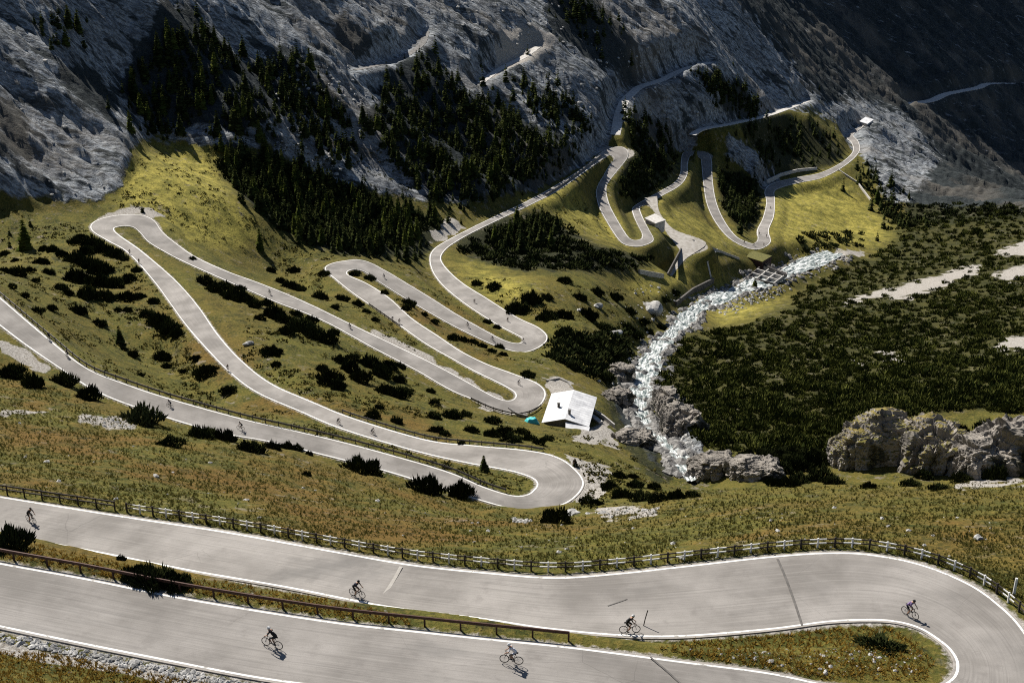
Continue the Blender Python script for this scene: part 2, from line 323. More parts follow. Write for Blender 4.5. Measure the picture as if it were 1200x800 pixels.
# ================================================================== helpers for materials and meshes
def new_mat(name, base=(.5,.5,.5), rough=.9, metal=0., spec=.3):
    m = bpy.data.materials.new(name); m.use_nodes = True
    b = m.node_tree.nodes['Principled BSDF']
    b.inputs['Base Color'].default_value = (*base, 1); b.inputs['Roughness'].default_value = rough
    b.inputs['Metallic'].default_value = metal; b.inputs['Specular IOR Level'].default_value = spec
    return m
class NT:
    def __init__(s, m): s.t = m.node_tree; s.b = s.t.nodes['Principled BSDF']
    def n(s, typ, ins={}, **kw):
        nd = s.t.nodes.new(typ)
        for k, v in kw.items(): setattr(nd, k, v)
        for k, v in ins.items():
            if isinstance(v, bpy.types.NodeSocket): s.t.links.new(v, nd.inputs[k])
            else: nd.inputs[k].default_value = v
        return nd
    def noise(s, vec, scale, detail=4, rough=.55, **kw):
        return s.n('ShaderNodeTexNoise', {'Vector': vec, 'Scale': scale, 'Detail': detail, 'Roughness': rough}, **kw).outputs['Fac']
    def ramp(s, fac, a, b, lo=0., hi=1.):
        return s.n('ShaderNodeMapRange', {'Value': fac, 'From Min': a, 'From Max': b, 'To Min': lo, 'To Max': hi}).outputs[0]
    def math(s, op, a, b=0.):
        return s.n('ShaderNodeMath', {0: a, 1: b}, operation=op).outputs[0]
    def mix(s, fac, a, b, blend='MIX'):
        nd = s.t.nodes.new('ShaderNodeMix'); nd.data_type = 'RGBA'; nd.blend_type = blend
        for i, v in ((0, fac), (6, a), (7, b)):
            if isinstance(v, bpy.types.NodeSocket): s.t.links.new(v, nd.inputs[i])
            else: nd.inputs[i].default_value = v if i == 0 else (*v, 1)
        return nd.outputs[2]
    def color(s, sock): s.t.links.new(sock, s.b.inputs['Base Color'])
    def bump(s, h, strength=.5, dist=.1):
        nd = s.n('ShaderNodeBump', {'Height': h, 'Strength': strength, 'Distance': dist}); s.t.links.new(nd.outputs[0], s.b.inputs['Normal'])
    def pos(s): return s.n('ShaderNodeTexCoord').outputs['Object']
    def attr(s, name, out='Fac'): return s.n('ShaderNodeAttribute', attribute_name=name).outputs[out]
def noisy_mat(name, c1, c2, scale=3., rough=.9, bump=.3, metal=0.):
    m = new_mat(name, c1, rough, metal); t = NT(m); p = t.pos(); f = t.noise(p, scale, 5)
    t.color(t.mix(t.ramp(f, .35, .65), c1, c2))
    if bump: t.bump(t.noise(p, scale*4, 4), bump, .05)
    return m
# ---- ground
def terrain_mat():
    m = new_mat('alpine_ground', rough=.95, spec=.1); t = NT(m); p = t.pos()
    cov = t.n('ShaderNodeSeparateColor', {'Color': t.attr('cov', 'Color')}); cv2 = t.n('ShaderNodeSeparateColor', {'Color': t.attr('cov2', 'Color')})
    rk, lu, gr = cov.outputs; dr, th, sh = cv2.outputs
    big = t.noise(p, .035, 4); mid = t.noise(p, .22, 5, .6); fine = t.noise(p, 1.9, 5, .65); vfine = t.noise(p, 7., 4, .65)
    g = t.mix(t.ramp(mid, .36, .62), (.034,.041,.009), (.092,.090,.018))
    g = t.mix(t.math('MULTIPLY', t.ramp(fine, .45, .7), .85), g, (.175,.135,.032))
    dryf = t.math('MULTIPLY', t.ramp(t.math('ADD', big, t.math('MULTIPLY', mid, .6)), .72, .92), t.math('ADD', t.math('MULTIPLY', dr, .58), .20))
    g = t.mix(dryf, g, t.mix(t.ramp(fine, .4, .65), (.085,.046,.013), (.19,.105,.028)))
    l = t.mix(t.ramp(mid, .35, .62), (.145,.135,.028), (.36,.305,.066))
    l = t.mix(t.math('MULTIPLY', t.ramp(t.noise(p, .75, 5, .7), .50, .64), .8), l, (.07,.062,.014))
    g = t.mix(lu, g, l)
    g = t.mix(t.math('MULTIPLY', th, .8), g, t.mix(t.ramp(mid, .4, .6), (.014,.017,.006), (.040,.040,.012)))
    clump = t.math('MULTIPLY', t.ramp(t.noise(p, .55, 5, .7), .54, .63), t.ramp(t.noise(p, .05, 3), .40, .55))
    g = t.mix(t.math('MULTIPLY', t.math('MULTIPLY', clump, .8), t.math('SUBTRACT', 1., t.math('MULTIPLY', lu, .6))), g, (.020,.022,.008))
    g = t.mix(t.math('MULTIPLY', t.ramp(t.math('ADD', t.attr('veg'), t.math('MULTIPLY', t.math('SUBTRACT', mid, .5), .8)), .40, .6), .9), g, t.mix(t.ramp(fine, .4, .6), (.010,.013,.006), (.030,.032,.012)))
    scar = t.math('MULTIPLY', t.ramp(t.noise(p, .30, 6, .7), .575, .66), t.ramp(t.noise(p, .045, 2), .46, .57))
    g = t.mix(t.math('MULTIPLY', scar, .75), g, (.20,.17,.13))
    # stony flecks in the turf
    peb = t.n('ShaderNodeTexVoronoi', {'Vector': p, 'Scale': 1.1, 'Randomness': 1.}).outputs['Distance']
    fl = t.math('MULTIPLY', t.ramp(peb, .16, .10), t.ramp(t.noise(p, .12, 3), .52, .62))
    g = t.mix(t.math('MULTIPLY', fl, .8), g, (.24,.225,.20))
    g = t.mix(t.math('MULTIPLY', t.ramp(vfine, .58, .75), .55), g, (.018,.017,.006))
    # rock and scree streaked down the fall line
    mp = t.n('ShaderNodeMapping', {'Vector': p, 'Rotation': (0, 0, math.atan2(.425, .905)), 'Scale': (.16, 1., .35)}).outputs[0]
    s1 = t.noise(mp, .11, 6, .62); s2 = t.noise(mp, .6, 5, .6); mq = t.n('ShaderNodeMapping', {'Vector': p, 'Rotation': (0, 0, math.atan2(.425, .905)), 'Scale': (.30, 1., .5)}).outputs[0]; s3 = t.noise(mq, .75, 6, .7); s4 = t.noise(mq, 3.2, 4, .7)
    r = t.mix(t.ramp(s1, .36, .62), (.15,.163,.178), (.40,.432,.46))
    r = t.mix(t.math('MULTIPLY', t.ramp(s2, .42, .62), .55), r, (.50,.505,.50))
    r = t.mix(t.math('MULTIPLY', t.ramp(s3, .47, .62), .85), r, (.05,.05,.048))
    r = t.mix(t.math('MULTIPLY', t.ramp(s4, .55, .72), .5), r, (.035,.035,.03))
    s5 = t.noise(mp, 1.7, 5, .65); r = t.mix(t.math('MULTIPLY', t.ramp(s5, .48, .60), .8), r, (.06,.062,.064))
    vsh = t.attr('veg'); moss_shade = t.math('MULTIPLY', t.ramp(t.noise(mp, .22, 6, .66), .515, .585), .9)
    moss_shade = t.math('MAXIMUM', moss_shade, t.math('MULTIPLY', t.ramp(t.math('ADD', vsh, t.math('MULTIPLY', t.math('SUBTRACT', t.noise(mp, .33, 6, .65), .5), 1.5)), .42, .6), .93))
    r = t.mix(moss_shade, r, t.mix(t.ramp(fine, .4, .6), (.010,.014,.016), (.025,.032,.031)))  # scrub patches together with the bluish shade painted on the far wall
    warm = t.ramp(t.noise(p, .02, 3), .5, .62)
    r = t.mix(t.math('MULTIPLY', warm, .3), r, (.21,.18,.145))
    edge = t.ramp(t.math('ADD', rk, t.math('MULTIPLY', t.math('SUBTRACT', mid, .5), .9)), .4, .56)
    c = t.mix(edge, g, r)
    gv = t.mix(t.ramp(t.noise(p, 2.6, 5, .7), .4, .6), (.19,.17,.145), (.38,.36,.33))
    ge = t.ramp(t.math('ADD', t.math('MAXIMUM', gr, t.math('MULTIPLY', sh, .62)), t.math('MULTIPLY', t.math('SUBTRACT', fine, .5), .8)), .42, .6)
    t.color(t.mix(ge, c, gv))
    h = t.math('ADD', t.math('MULTIPLY', fine, .5), t.math('ADD', t.math('MULTIPLY', vfine, .18), t.math('MULTIPLY', t.math('MULTIPLY', edge, s3), 1.6)))
    t.bump(h, .8, .7)
    return m
def asphalt_mat():
    m = new_mat('bleached_asphalt', rough=.85, spec=.25); t = NT(m); p = t.pos()
    uv = t.n('ShaderNodeUVMap').outputs[0]
    st = t.noise(t.n('ShaderNodeMapping', {'Vector': uv, 'Scale': (2.2, .035, 1)}).outputs[0], 3., 5, .6)
    c = t.mix(t.ramp(t.noise(p, .16, 4), .35, .65), (.165,.152,.138), (.275,.256,.236))
    c = t.mix(t.math('MULTIPLY', t.ramp(st, .50, .70), .42), c, (.11,.102,.094))
    c = t.mix(t.math('MULTIPLY', t.ramp(st, .46, .30), .32), c, (.335,.315,.29))
    c = t.mix(t.math('MULTIPLY', t.ramp(t.noise(p, .07, 5, .6), .54, .66), .5), c, (.125,.117,.108))
    c = t.mix(t.math('MULTIPLY', t.ramp(t.noise(p, .55, 5, .65), .56, .7), .4), c, (.13,.118,.108))
    c = t.mix(t.math('MULTIPLY', t.ramp(t.noise(p, 14, 3, .7), .5, .75), .35), c, (.10,.092,.085))
    crack = t.n('ShaderNodeTexVoronoi', {'Vector': t.n('ShaderNodeMix', {0: .25, 4: p, 5: t.n('ShaderNodeTexNoise', {'Vector': p, 'Scale': .8}).outputs['Color']}, data_type='VECTOR').outputs[1], 'Scale': .16}, feature='DISTANCE_TO_EDGE').outputs['Distance']
    ck = t.math('MULTIPLY', t.ramp(crack, .0045, .001), t.ramp(t.noise(p, .06, 2), .5, .56))
    c = t.mix(t.math('MULTIPLY', ck, .28), c, (.05,.046,.042))
    ux = t.n('ShaderNodeSeparateXYZ', {0: uv}).outputs[0]; ed = t.math('MINIMUM', ux, t.math('SUBTRACT', 7., ux))
    spill = t.ramp(t.math('ADD', ed, t.math('MULTIPLY', t.math('SUBTRACT', t.noise(p, .9, 5, .7), .5), 1.5)), .30, .0)
    c = t.mix(t.math('MULTIPLY', spill, .75), c, (.33,.30,.265))
    smud = t.math('MULTIPLY', t.ramp(t.noise(t.n('ShaderNodeMapping', {'Vector': p, 'Scale': (.5, 1., 1.)}).outputs[0], .11, 5, .65), .58, .70), .55)
    c = t.mix(smud, c, (.105,.10,.094))
    t.color(c); t.bump(t.noise(p, 20, 3), .25, .02)
    return m
def leaf_mat(name, c1, c2, trans=.15):
    m = new_mat(name, c1, 1., spec=0.); t = NT(m)
    f = t.math('FRACT', t.math('ADD', t.attr('tint'), t.n('ShaderNodeObjectInfo').outputs['Random']))
    c = t.mix(f, c1, c2); t.color(c)
    out = t.t.nodes['Material Output']; tr = t.n('ShaderNodeBsdfTranslucent', {'Color': c})
    mx = t.n('ShaderNodeMixShader', {0: trans, 1: t.b.outputs[0], 2: tr.outputs[0]}); t.t.links.new(mx.outputs[0], out.inputs[0])
    return m
M = {}
M['ground'] = terrain_mat(); M['asphalt'] = asphalt_mat()
M['line'] = new_mat('worn_road_paint', rough=.7); _t = NT(M['line']); _p2 = _t.pos()
_t.color(_t.mix(_t.ramp(_t.noise(_p2, 1.4, 6, .75), .56, .64), _t.mix(_t.noise(_p2, .4, 3), (.56,.545,.51), (.80,.79,.76)), (.30,.285,.26)))
M['seam'] = noisy_mat('bitumen_seam', (.075,.07,.064), (.125,.115,.105), 2., .8, 0)
M['pale_seam'] = noisy_mat('pale_patched_joint', (.30,.28,.25), (.36,.34,.31), 2., .9, 0)
M['track'] = noisy_mat('gravel_track', (.24,.22,.19), (.36,.34,.31), .6, .95, .4)
M['pine'] = leaf_mat('dwarf_pine_needles', (.010,.015,.006), (.045,.052,.018))
M['thicket'] = leaf_mat('thicket_needles', (.020,.030,.009), (.115,.122,.030), .35)
M['pale_bush'] = leaf_mat('grey_green_willow_leaves', (.03,.042,.018), (.07,.08,.035))
M['spruce'] = leaf_mat('spruce_needles', (.008,.013,.006), (.050,.058,.018))
M['larch'] = leaf_mat('larch_needles', (.03,.045,.010), (.09,.10,.022), .25)
M['grass'] = leaf_mat('alpine_grass_blades', (.040,.043,.011), (.125,.108,.028), .45)
M['heath'] = leaf_mat('heath_clumps', (.024,.030,.009), (.115,.095,.026), .35)
M['gold'] = leaf_mat('golden_grass_blades', (.12,.075,.014), (.34,.22,.045), .3)
M['bark'] = noisy_mat('grey_brown_bark', (.05,.04,.03), (.10,.08,.065), 6.)
M['wet_stone'] = noisy_mat('wet_grey_rock', (.07,.066,.06), (.27,.26,.245), 1.1, .9, .8)
M['stone'] = noisy_mat('pale_limestone', (.20,.195,.185), (.46,.45,.43), 1.1, .95, .8)
M['white_paint'] = noisy_mat('white_fence_paint', (.52,.51,.48), (.72,.71,.68), 4., .6, 0)
M['dark_wood'] = noisy_mat('dark_stained_timber', (.018,.014,.011), (.04,.03,.024), 5., .8, .2)
M['rust'] = noisy_mat('rusty_brown_steel', (.045,.022,.016), (.085,.042,.03), 3., .6, .1, .3)
M['galv'] = noisy_mat('weathered_dark_steel', (.04,.036,.033), (.075,.068,.06), 3., .55, .1, .3)
M['concrete'] = noisy_mat('pale_concrete', (.36,.34,.31), (.52,.50,.47), .8, .9, .3)
M['dark_concrete'] = noisy_mat('stained_dark_concrete', (.06,.055,.05), (.12,.11,.10), .8, .9, .3)
M['masonry'] = noisy_mat('stone_masonry', (.10,.095,.088), (.22,.21,.20), 1.5, .95, .8)
M['roof'] = noisy_mat('pale_sheet_metal_roof', (.44,.44,.45), (.66,.66,.66), .45, .5, .05)
M['plaster'] = noisy_mat('grey_brown_plaster', (.11,.10,.085), (.17,.155,.135), 1.2)
M['glass'] = new_mat('dark_window_glass', (.02,.022,.025), .1, 0, .5)
M['teal'] = noisy_mat('teal_tarpaulin', (.035,.36,.38), (.06,.48,.50), 1.5, .5, .3)
M['turf'] = noisy_mat('turf_roof', (.07,.07,.016), (.13,.12,.03), 1.)
M['brown_red'] = noisy_mat('dark_red_brown_boards', (.030,.016,.014), (.05,.028,.024), 1.5)
# rock of the outcrops: turf settles where the face is level
def crag_mat():
    m = new_mat('crag_rock', rough=.95, spec=.15); t = NT(m); p = t.pos()
    n1 = t.noise(p, .35, 6, .65); n2 = t.noise(p, 1.6, 6, .7)
    c = t.mix(t.ramp(n1, .35, .62), (.11,.10,.088), (.40,.36,.31)); c = t.mix(t.math('MULTIPLY', t.ramp(n2, .5, .66), .8), c, (.035,.033,.03))
    c = t.mix(t.math('MULTIPLY', t.ramp(t.noise(p, .5, 5, .7), .53, .60), .9), c, (.022,.024,.012))
    nz = t.n('ShaderNodeSeparateXYZ', {0: t.n('ShaderNodeNewGeometry').outputs['True Normal']}).outputs[2]
    up = t.math('MULTIPLY', t.ramp(t.math('ADD', nz, t.math('MULTIPLY', t.math('SUBTRACT', n1, .5), .9)), .72, .85), t.attr('turf'))
    c = t.mix(up, c, t.mix(t.ramp(t.noise(p, .8, 4), .4, .6), (.11,.10,.025), (.24,.185,.06)))
    t.color(c); t.bump(n2, .9, .8); return m
M['crag'] = crag_mat()
def water_mat():
    m = new_mat('glacier_stream_water', rough=.25, spec=.5); t = NT(m); p = t.pos()
    uv = t.n('ShaderNodeUVMap').outputs[0]
    wv = t.n('ShaderNodeMix', {0: .12, 4: uv, 5: t.n('ShaderNodeTexNoise', {'Vector': p, 'Scale': .25, 'Detail': 3.}).outputs['Color']}, data_type='VECTOR').outputs[1]
    f = t.noise(t.n('ShaderNodeMapping', {'Vector': wv, 'Scale': (1.6, .16, 1)}).outputs[0], 1., 6, .65); g = t.noise(p, .8, 5, .7)
    e = t.ramp(t.math('ADD', f, t.math('MULTIPLY', g, .55)),   .64, .88)
    c = t.mix(t.ramp(e, 0, .5), (.035,.055,.055), (.17,.20,.19)); t.color(t.mix(t.ramp(e, .45, 1.), c, (.62,.63,.62)))
    t.t.links.new(t.ramp(e, 0, 1, .38, .9), t.b.inputs['Roughness']); t.bump(t.math('ADD', f, g), .5, .4); return m
M['water'] = water_mat()

def tag(o, label=None, cat=None, group=None, kind=None):
    for k, v in (('label', label), ('category', cat), ('group', group), ('kind', kind)):
        if v: o[k] = v
    return o
def link(o, parent=None):
    COL.objects.link(o)
    if parent is not None: o.parent = parent
    return o
def empty(name, loc=(0,0,0), rz=0., **kw):
    o = bpy.data.objects.new(name, None); link(o); o.location = loc; o.rotation_euler = (0,0,rz); o.empty_display_size = .2
    return tag(o, **kw)
def mesh_np(name, V, Fc, mat=None, attrs={}, smooth_=False, uv=None):
    me = bpy.data.meshes.new(name); V = np.ascontiguousarray(V, np.float32); Fc = np.ascontiguousarray(Fc, np.int32); k = Fc.shape[1]
    me.vertices.add(len(V)); me.vertices.foreach_set('co', V.ravel())
    me.loops.add(Fc.size); me.loops.foreach_set('vertex_index', Fc.ravel())
    me.polygons.add(len(Fc)); me.polygons.foreach_set('loop_start', np.arange(0, Fc.size, k, dtype=np.int32))
    me.polygons.foreach_set('use_smooth', np.full(len(Fc), smooth_))
    for an, (typ, data) in attrs.items():
        a = me.attributes.new(an, typ, 'POINT')
        a.data.foreach_set('color' if typ == 'FLOAT_COLOR' else 'value', np.ascontiguousarray(data, np.float32).ravel())
    if uv is not None:
        u = me.uv_layers.new(name='UVMap'); u.data.foreach_set('uv', np.ascontiguousarray(uv[Fc.ravel()], np.float32).ravel())
    me.update(calc_edges=True)
    if mat: me.materials.append(mat)
    return me
def obj(name, me, parent=None, loc=None, rz=None, scale=None):
    o = link(bpy.data.objects.new(name, me), parent)
    if loc is not None: o.location = loc
    if rz is not None: o.rotation_euler = (0,0,rz)
    if scale is not None: o.scale = scale if hasattr(scale, '__len__') else (scale,)*3
    return o
def grid_faces(nu, nv):
    i, j = np.meshgrid(np.arange(nu-1), np.arange(nv-1), indexing='ij'); a = (i*nv+j).ravel()
    return np.stack([a, a+nv, a+nv+1, a+1], -1)
class MB:
    """gathers boxes, tubes and prisms into one mesh"""
    def __init__(s): s.bm = bmesh.new()
    def prism(s, base, z0, z1, inset=0):
        n = len(base); lo = [s.bm.verts.new((p[0], p[1], (z0 if not hasattr(z0, '__len__') else z0[i]))) for i, p in enumerate(base)]
        hi = [s.bm.verts.new((p[0], p[1], (z1 if not hasattr(z1, '__len__') else z1[i]))) for i, p in enumerate(base)]
        s.bm.faces.new(hi); s.bm.faces.new(lo[::-1])
        for i in range(n): s.bm.faces.new((lo[i], lo[(i+1) % n], hi[(i+1) % n], hi[i]))
        return s
    def box(s, c, size, rot=None):
        M4 = Matrix.Translation(c) @ ((rot.to_4x4() if rot else Matrix()) @ Matrix.Diagonal((*size, 1)))
        bmesh.ops.create_cube(s.bm, size=1, matrix=M4); return s
    def bar(s, a, b, w, h):
        a, b = Vector(a), Vector(b); d = b-a
        q = d.to_track_quat('X', 'Z').to_matrix(); return s.box((a+b)/2, (d.length, w, h), q)
    def tube(s, pts, r, n=6, closed=False):
        pts = [Vector(p) for p in pts]; rings = []; m = len(pts)
        rr = r if hasattr(r, '__len__') else [r]*m
        for i, p in enumerate(pts):
            d = (pts[(i+1) % m]-pts[i-1]) if closed else (pts[min(i+1, m-1)]-pts[max(i-1, 0)])
            q = d.to_track_quat('Z', 'Y').to_matrix()
            rings.append([s.bm.verts.new(p+q @ Vector((math.cos(k*2*math.pi/n)*rr[i], math.sin(k*2*math.pi/n)*rr[i], 0))) for k in range(n)])
        for i in range(m if closed else m-1):
            A, B = rings[i], rings[(i+1) % m]
            for k in range(n): s.bm.faces.new((A[k], A[(k+1) % n], B[(k+1) % n], B[k]))
        if not closed: s.bm.faces.new(rings[0][::-1]); s.bm.faces.new(rings[-1])
        return s
    def ball(s, c, size, seg=12, rot=None):
        bmesh.ops.create_uvsphere(s.bm, u_segments=seg, v_segments=seg//2+2, radius=1, matrix=Matrix.Translation(c) @ ((rot.to_4x4() if rot else Matrix()) @ Matrix.Diagonal((*size, 1)))); return s
    def mesh(s, name, mat, bevel=0., smooth_=False):
        if bevel: bmesh.ops.bevel(s.bm, geom=s.bm.edges[:], offset=bevel, segments=1, affect='EDGES', clamp_overlap=True)
        bmesh.ops.recalc_face_normals(s.bm, faces=s.bm.faces[:])
        me = bpy.data.meshes.new(name); s.bm.to_mesh(me); s.bm.free()
        if mat: me.materials.append(mat)
        if smooth_: me.polygons.foreach_set('use_smooth', [True]*len(me.polygons))
        return me
# ================================================================== the setting
cov = np.stack([rock, lush, grav, np.ones_like(rock)], -1).reshape(-1, 4)
shl = np.clip(1-np.maximum(EDGE, 0)/1.3, 0, 1)*(EDGE < 4)
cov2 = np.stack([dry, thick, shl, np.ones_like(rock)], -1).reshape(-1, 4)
me = mesh_np('ground', np.stack([X, Y, Z], -1).reshape(-1, 3), grid_faces(NB, NA)[:, ::-1], M['ground'], {'veg': ('FLOAT', veg_shade.ravel()), 'cov': ('FLOAT_COLOR', cov), 'cov2': ('FLOAT_COLOR', cov2)}, True)
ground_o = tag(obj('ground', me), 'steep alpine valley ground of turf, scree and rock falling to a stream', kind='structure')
def ribbon(name, L, R, mat, parent=None, skirt=.35, lift=0., nu=5):
    n = len(L); t = np.linspace(0, 1, nu); V = L[:, None]*(1-t)[None, :, None]+R[:, None]*t[None, :, None]; V[..., 2] += lift
    w_ = np.linalg.norm(R-L, axis=1); s = np.concatenate([[0], np.cumsum(np.linalg.norm(np.diff((L+R)/2, axis=0), axis=1))])
    UV = np.stack([np.broadcast_to(t[None]*np.ones((n, 1))*7., (n, nu)), np.broadcast_to(s[:, None], (n, nu))], -1)
    if skirt:
        dl = V[:, :1].copy(); dl[..., 2] -= skirt; dr_ = V[:, -1:].copy(); dr_[..., 2] -= skirt
        V = np.concatenate([dl, V, dr_], 1); UV = np.concatenate([UV[:, :1], UV, UV[:, -1:]], 1); nu += 2
    return obj(name, mesh_np(name, V.reshape(-1, 3), grid_faces(n, nu), mat, uv=UV.reshape(-1, 2)), parent)
def offset_line(L, R, d, wd):
    u = (R-L)/np.linalg.norm(R-L, axis=1)[:, None]
    return L+u*d, L+u*(d+wd)
for key, lab in (('fg', 'wide bleached asphalt road looping round the nearest hairpin'), ('main', 'pale asphalt pass road zigzagging down through the hairpins'), ('spur', 'short pale branch road dropping from the far hairpin')):
    L, R = ROADS[key]
    r = tag(ribbon('road', L, R, M['asphalt'] if key != 'spur' else M['track'], lift=.05), lab, kind='structure')
    if key == 'spur': continue
    for A, B in ((L, R), (R, L)):
        d = .22 if key == 'fg' else .15; wd = .20 if key == 'fg' else .26
        ribbon('edge_line', *offset_line(A, B, d, wd), M['line'], r, 0, .058, 2)
    if key == 'fg':
        def strip(pts, w_, mat, name):
            qx, qy = proj(*((L+R)/2).T)
            zz = [((L+R)/2)[int(np.argmin((qx-p[0])**2+(qy-p[1])**2)), 2] for p in pts]
            zz = np.interp(range(len(pts)), [0, len(pts)-1], [zz[0], zz[-1]])
            P = np.array([at_z(p[0], p[1], k+.03) for p, k in zip(pts, zz)]); P = catmull(P, 5)
            dx = np.gradient(P, axis=0); nrm = np.stack([-dx[:, 1], dx[:, 0], 0*dx[:, 0]], -1); nrm /= np.linalg.norm(nrm, axis=1)[:, None]
            ribbon(name, P-nrm*w_/2, P+nrm*w_/2, mat, r, 0, .056, 2)
        strip([(911,655),(920,676),(930,703),(940,733)], .2, M['seam'], 'tar_seam')
        strip([(470,664),(460,682),(446,703)], .3, M['pale_seam'], 'pale_joint')
        strip([(762,770),(780,785),(800,803)], .14, M['seam'], 'tar_seam')
        strip([(712,710),(724,706),(735,702)], .10, M['seam'], 'tar_seam')  # thin dark strip painted as a pole's shadow on the asphalt
# stream
nL = len(WL); tt = np.linspace(0, 1, 26)
Wv = WL[:, None]*(1-tt)[None, :, None]+WR[:, None]*tt[None, :, None]
Wv = np.stack([catmull(Wv[::4, k], 12) for k in range(26)], 1)
Wv[..., 2] += fbm(Wv[..., 0]/3.2, Wv[..., 1]/3.2, 4, .6)*.9+.25
UVw = np.stack([np.broadcast_to(tt[None]*6, Wv.shape[:2]), np.broadcast_to(np.concatenate([[0], np.cumsum(np.linalg.norm(np.diff(Wv[:, 13], axis=0), axis=1))])[:, None], Wv.shape[:2])], -1).reshape(-1, 2)
tag(obj('stream_water', mesh_np('stream_water', Wv.reshape(-1, 3), grid_faces(len(Wv), 26)[:, ::-1], M['water'], smooth_=True, uv=UVw)), 'white foaming stream tumbling down the ravine', kind='structure')
for (pts_, w_, nm_, lab_, mat_), (a_, b_) in zip(TRK, TRL):
    tag(ribbon(nm_, a_, b_, M[mat_], skirt=.4), lab_, kind='structure')
# ================================================================== vegetation meshes
def spike_cloud(n, rad, hgt, sl, sr, seed, low=False):
    """many needle spikes standing out of a low dome"""
    r_ = np.random.default_rng(seed); ph = r_.random(n)*2*np.pi; q = np.sqrt(r_.random(n)); el = r_.random(n)
    lump = .72+.38*np.sin(ph*3+seed)*np.cos(ph*2-seed*.7)+.12*r_.random(n)
    R_ = q*rad*lump; top = hgt*(1-.75*q**2)*lump*(.75+.35*r_.random(n)); zb = top*(.15+.75*el**.6)
    base = np.stack([R_*np.cos(ph), R_*np.sin(ph), zb-.25*sl], -1)
    d = np.stack([np.cos(ph)*q*.75, np.sin(ph)*q*.75, .75+.35*r_.random(n)], -1)+r_.normal(0, .22, (n, 3)); d /= np.linalg.norm(d, axis=1)[:, None]
    tip = base+d*(sl*(.7+.6*r_.random(n)))[:, None]
    a = np.cross(d, np.array([.3, .5, .1])); a /= np.linalg.norm(a, axis=1)[:, None]; b = np.cross(d, a)
    mid = base+(tip-base)*.3; V = [base]
    for k in range(3):
        an = 2*np.pi*k/3+.7; V.append(mid+(a*math.cos(an)+b*math.sin(an))*sr*(.7+.6*r_.random(n))[:, None])
    V.append(tip); V = np.stack(V, 1); i = np.arange(n)[:, None]*5
    Fc = np.concatenate([i+np.array([[1, 2, 4]]), i+np.array([[2, 3, 4]]), i+np.array([[3, 1, 4]])]+([] if low else [i+np.array([[0, 2, 1]]), i+np.array([[0, 3, 2]]), i+np.array([[0, 1, 3]])]))
    tint = np.repeat(r_.random(n)[:, None]*.45+.25*(el[:, None]), 5, 1)
    return V.reshape(-1, 3), Fc, tint.ravel()
def conifer_cloud(h, rad, layers, nb, seed, low=False):
    r_ = np.random.default_rng(seed); V = []; Fc = []; T = []; c = 0
    for k in range(layers):
        f = k/(layers-1); z = h*(.10+.86*f); rr = rad*(1-f)**.85*(.8+.35*r_.random())+.06*rad
        m = max(3, int(nb*(1-.6*f)))
        for j in range(m):
            a = 2*np.pi*(j+r_.random()*.8)/m; l = rr*(.65+.55*r_.random()); w_ = l*.30+.08; dz = -l*(.25+.3*r_.random())+.05*h*f
            dx, dy = math.cos(a), math.sin(a); zz = z+r_.normal(0, .02*h)
            V += [(0,0,zz+.05), (dx*l*.55-dy*w_, dy*l*.55+dx*w_, zz+dz*.35), (dx*l, dy*l, zz+dz), (dx*l*.55+dy*w_, dy*l*.55-dx*w_, zz+dz*.35), (dx*l*.5, dy*l*.5, zz+dz*.1+.12*l)]
            Fc += [(c, c+1, c+4), (c+1, c+2, c+4), (c+2, c+3, c+4), (c+3, c, c+4)]; T += [r_.random()*.7]*5; c += 5
    V += [(0,0,h), (.05*rad,0,h*.9), (-.03*rad,.05*rad,h*.9)]; Fc.append((c, c+1, c+2)); T += [.3]*3
    return np.array(V), np.array(Fc), np.array(T)
def cloud_mesh(name, cl, mat): return mesh_np(name, cl[0], cl[1], mat, {'tint': ('FLOAT', cl[2])})
BUSH = [cloud_mesh('dwarf_pine', spike_cloud(900, 1., .64, .25, .040, 11+k), M['pine']) for k in range(5)]
PALE = cloud_mesh('willow_bush', spike_cloud(700, 1., .75, .24, .05, 31), M['pale_bush'])
CON = [conifer_cloud(1., .22+.03*(k % 3), 13, 9, 50+k) for k in range(5)]
CROWN = [cloud_mesh('crown', CON[k], M['spruce'] if k < 3 else M['larch']) for k in range(5)]
TRUNK = MB().tube([(0,0,-.05),(0,0,.3),(0,0,.95)], [.022,.016,.003], 6).mesh('trunk', M['bark'])
def scatter_mesh(name, clouds, pts, sc, rot, mat, wid=None):
    Vs, Fs, Ts = [], [], []; c = 0
    for i, p in enumerate(pts):
        V, Fc, T = clouds[i % len(clouds)]; ca_, sa_ = math.cos(rot[i]), math.sin(rot[i]); s = sc[i]; w_ = s if wid is None else wid[i]
        Q = np.stack([(V[:, 0]*ca_-V[:, 1]*sa_)*w_, (V[:, 0]*sa_+V[:, 1]*ca_)*w_, V[:, 2]*s], -1)+p
        Vs.append(Q); Fs.append(Fc+c); Ts.append((T+rng.random()) % 1.); c += len(V)
    return mesh_np(name, np.concatenate(Vs), np.concatenate(Fs), mat, {'tint': ('FLOAT', np.concatenate(Ts))})
def fill(polys, n):
    out = []
    ar = [abs(sum(p[i][0]*p[(i+1) % len(p)][1]-p[(i+1) % len(p)][0]*p[i][1] for i in range(len(p))))/2 for p in polys]
    for p, a in zip(polys, ar):
        p_ = np.array(p); k = int(n*a/sum(ar)); lo, hi = p_.min(0), p_.max(0); got = []
        while len(got) < k:
            q = lo+rng.random((k*2, 2))*(hi-lo); got += [tuple(v) for v in q[inside(p, q[:, 0], q[:, 1])]]
        out += got[:k]
    return np.array(out)
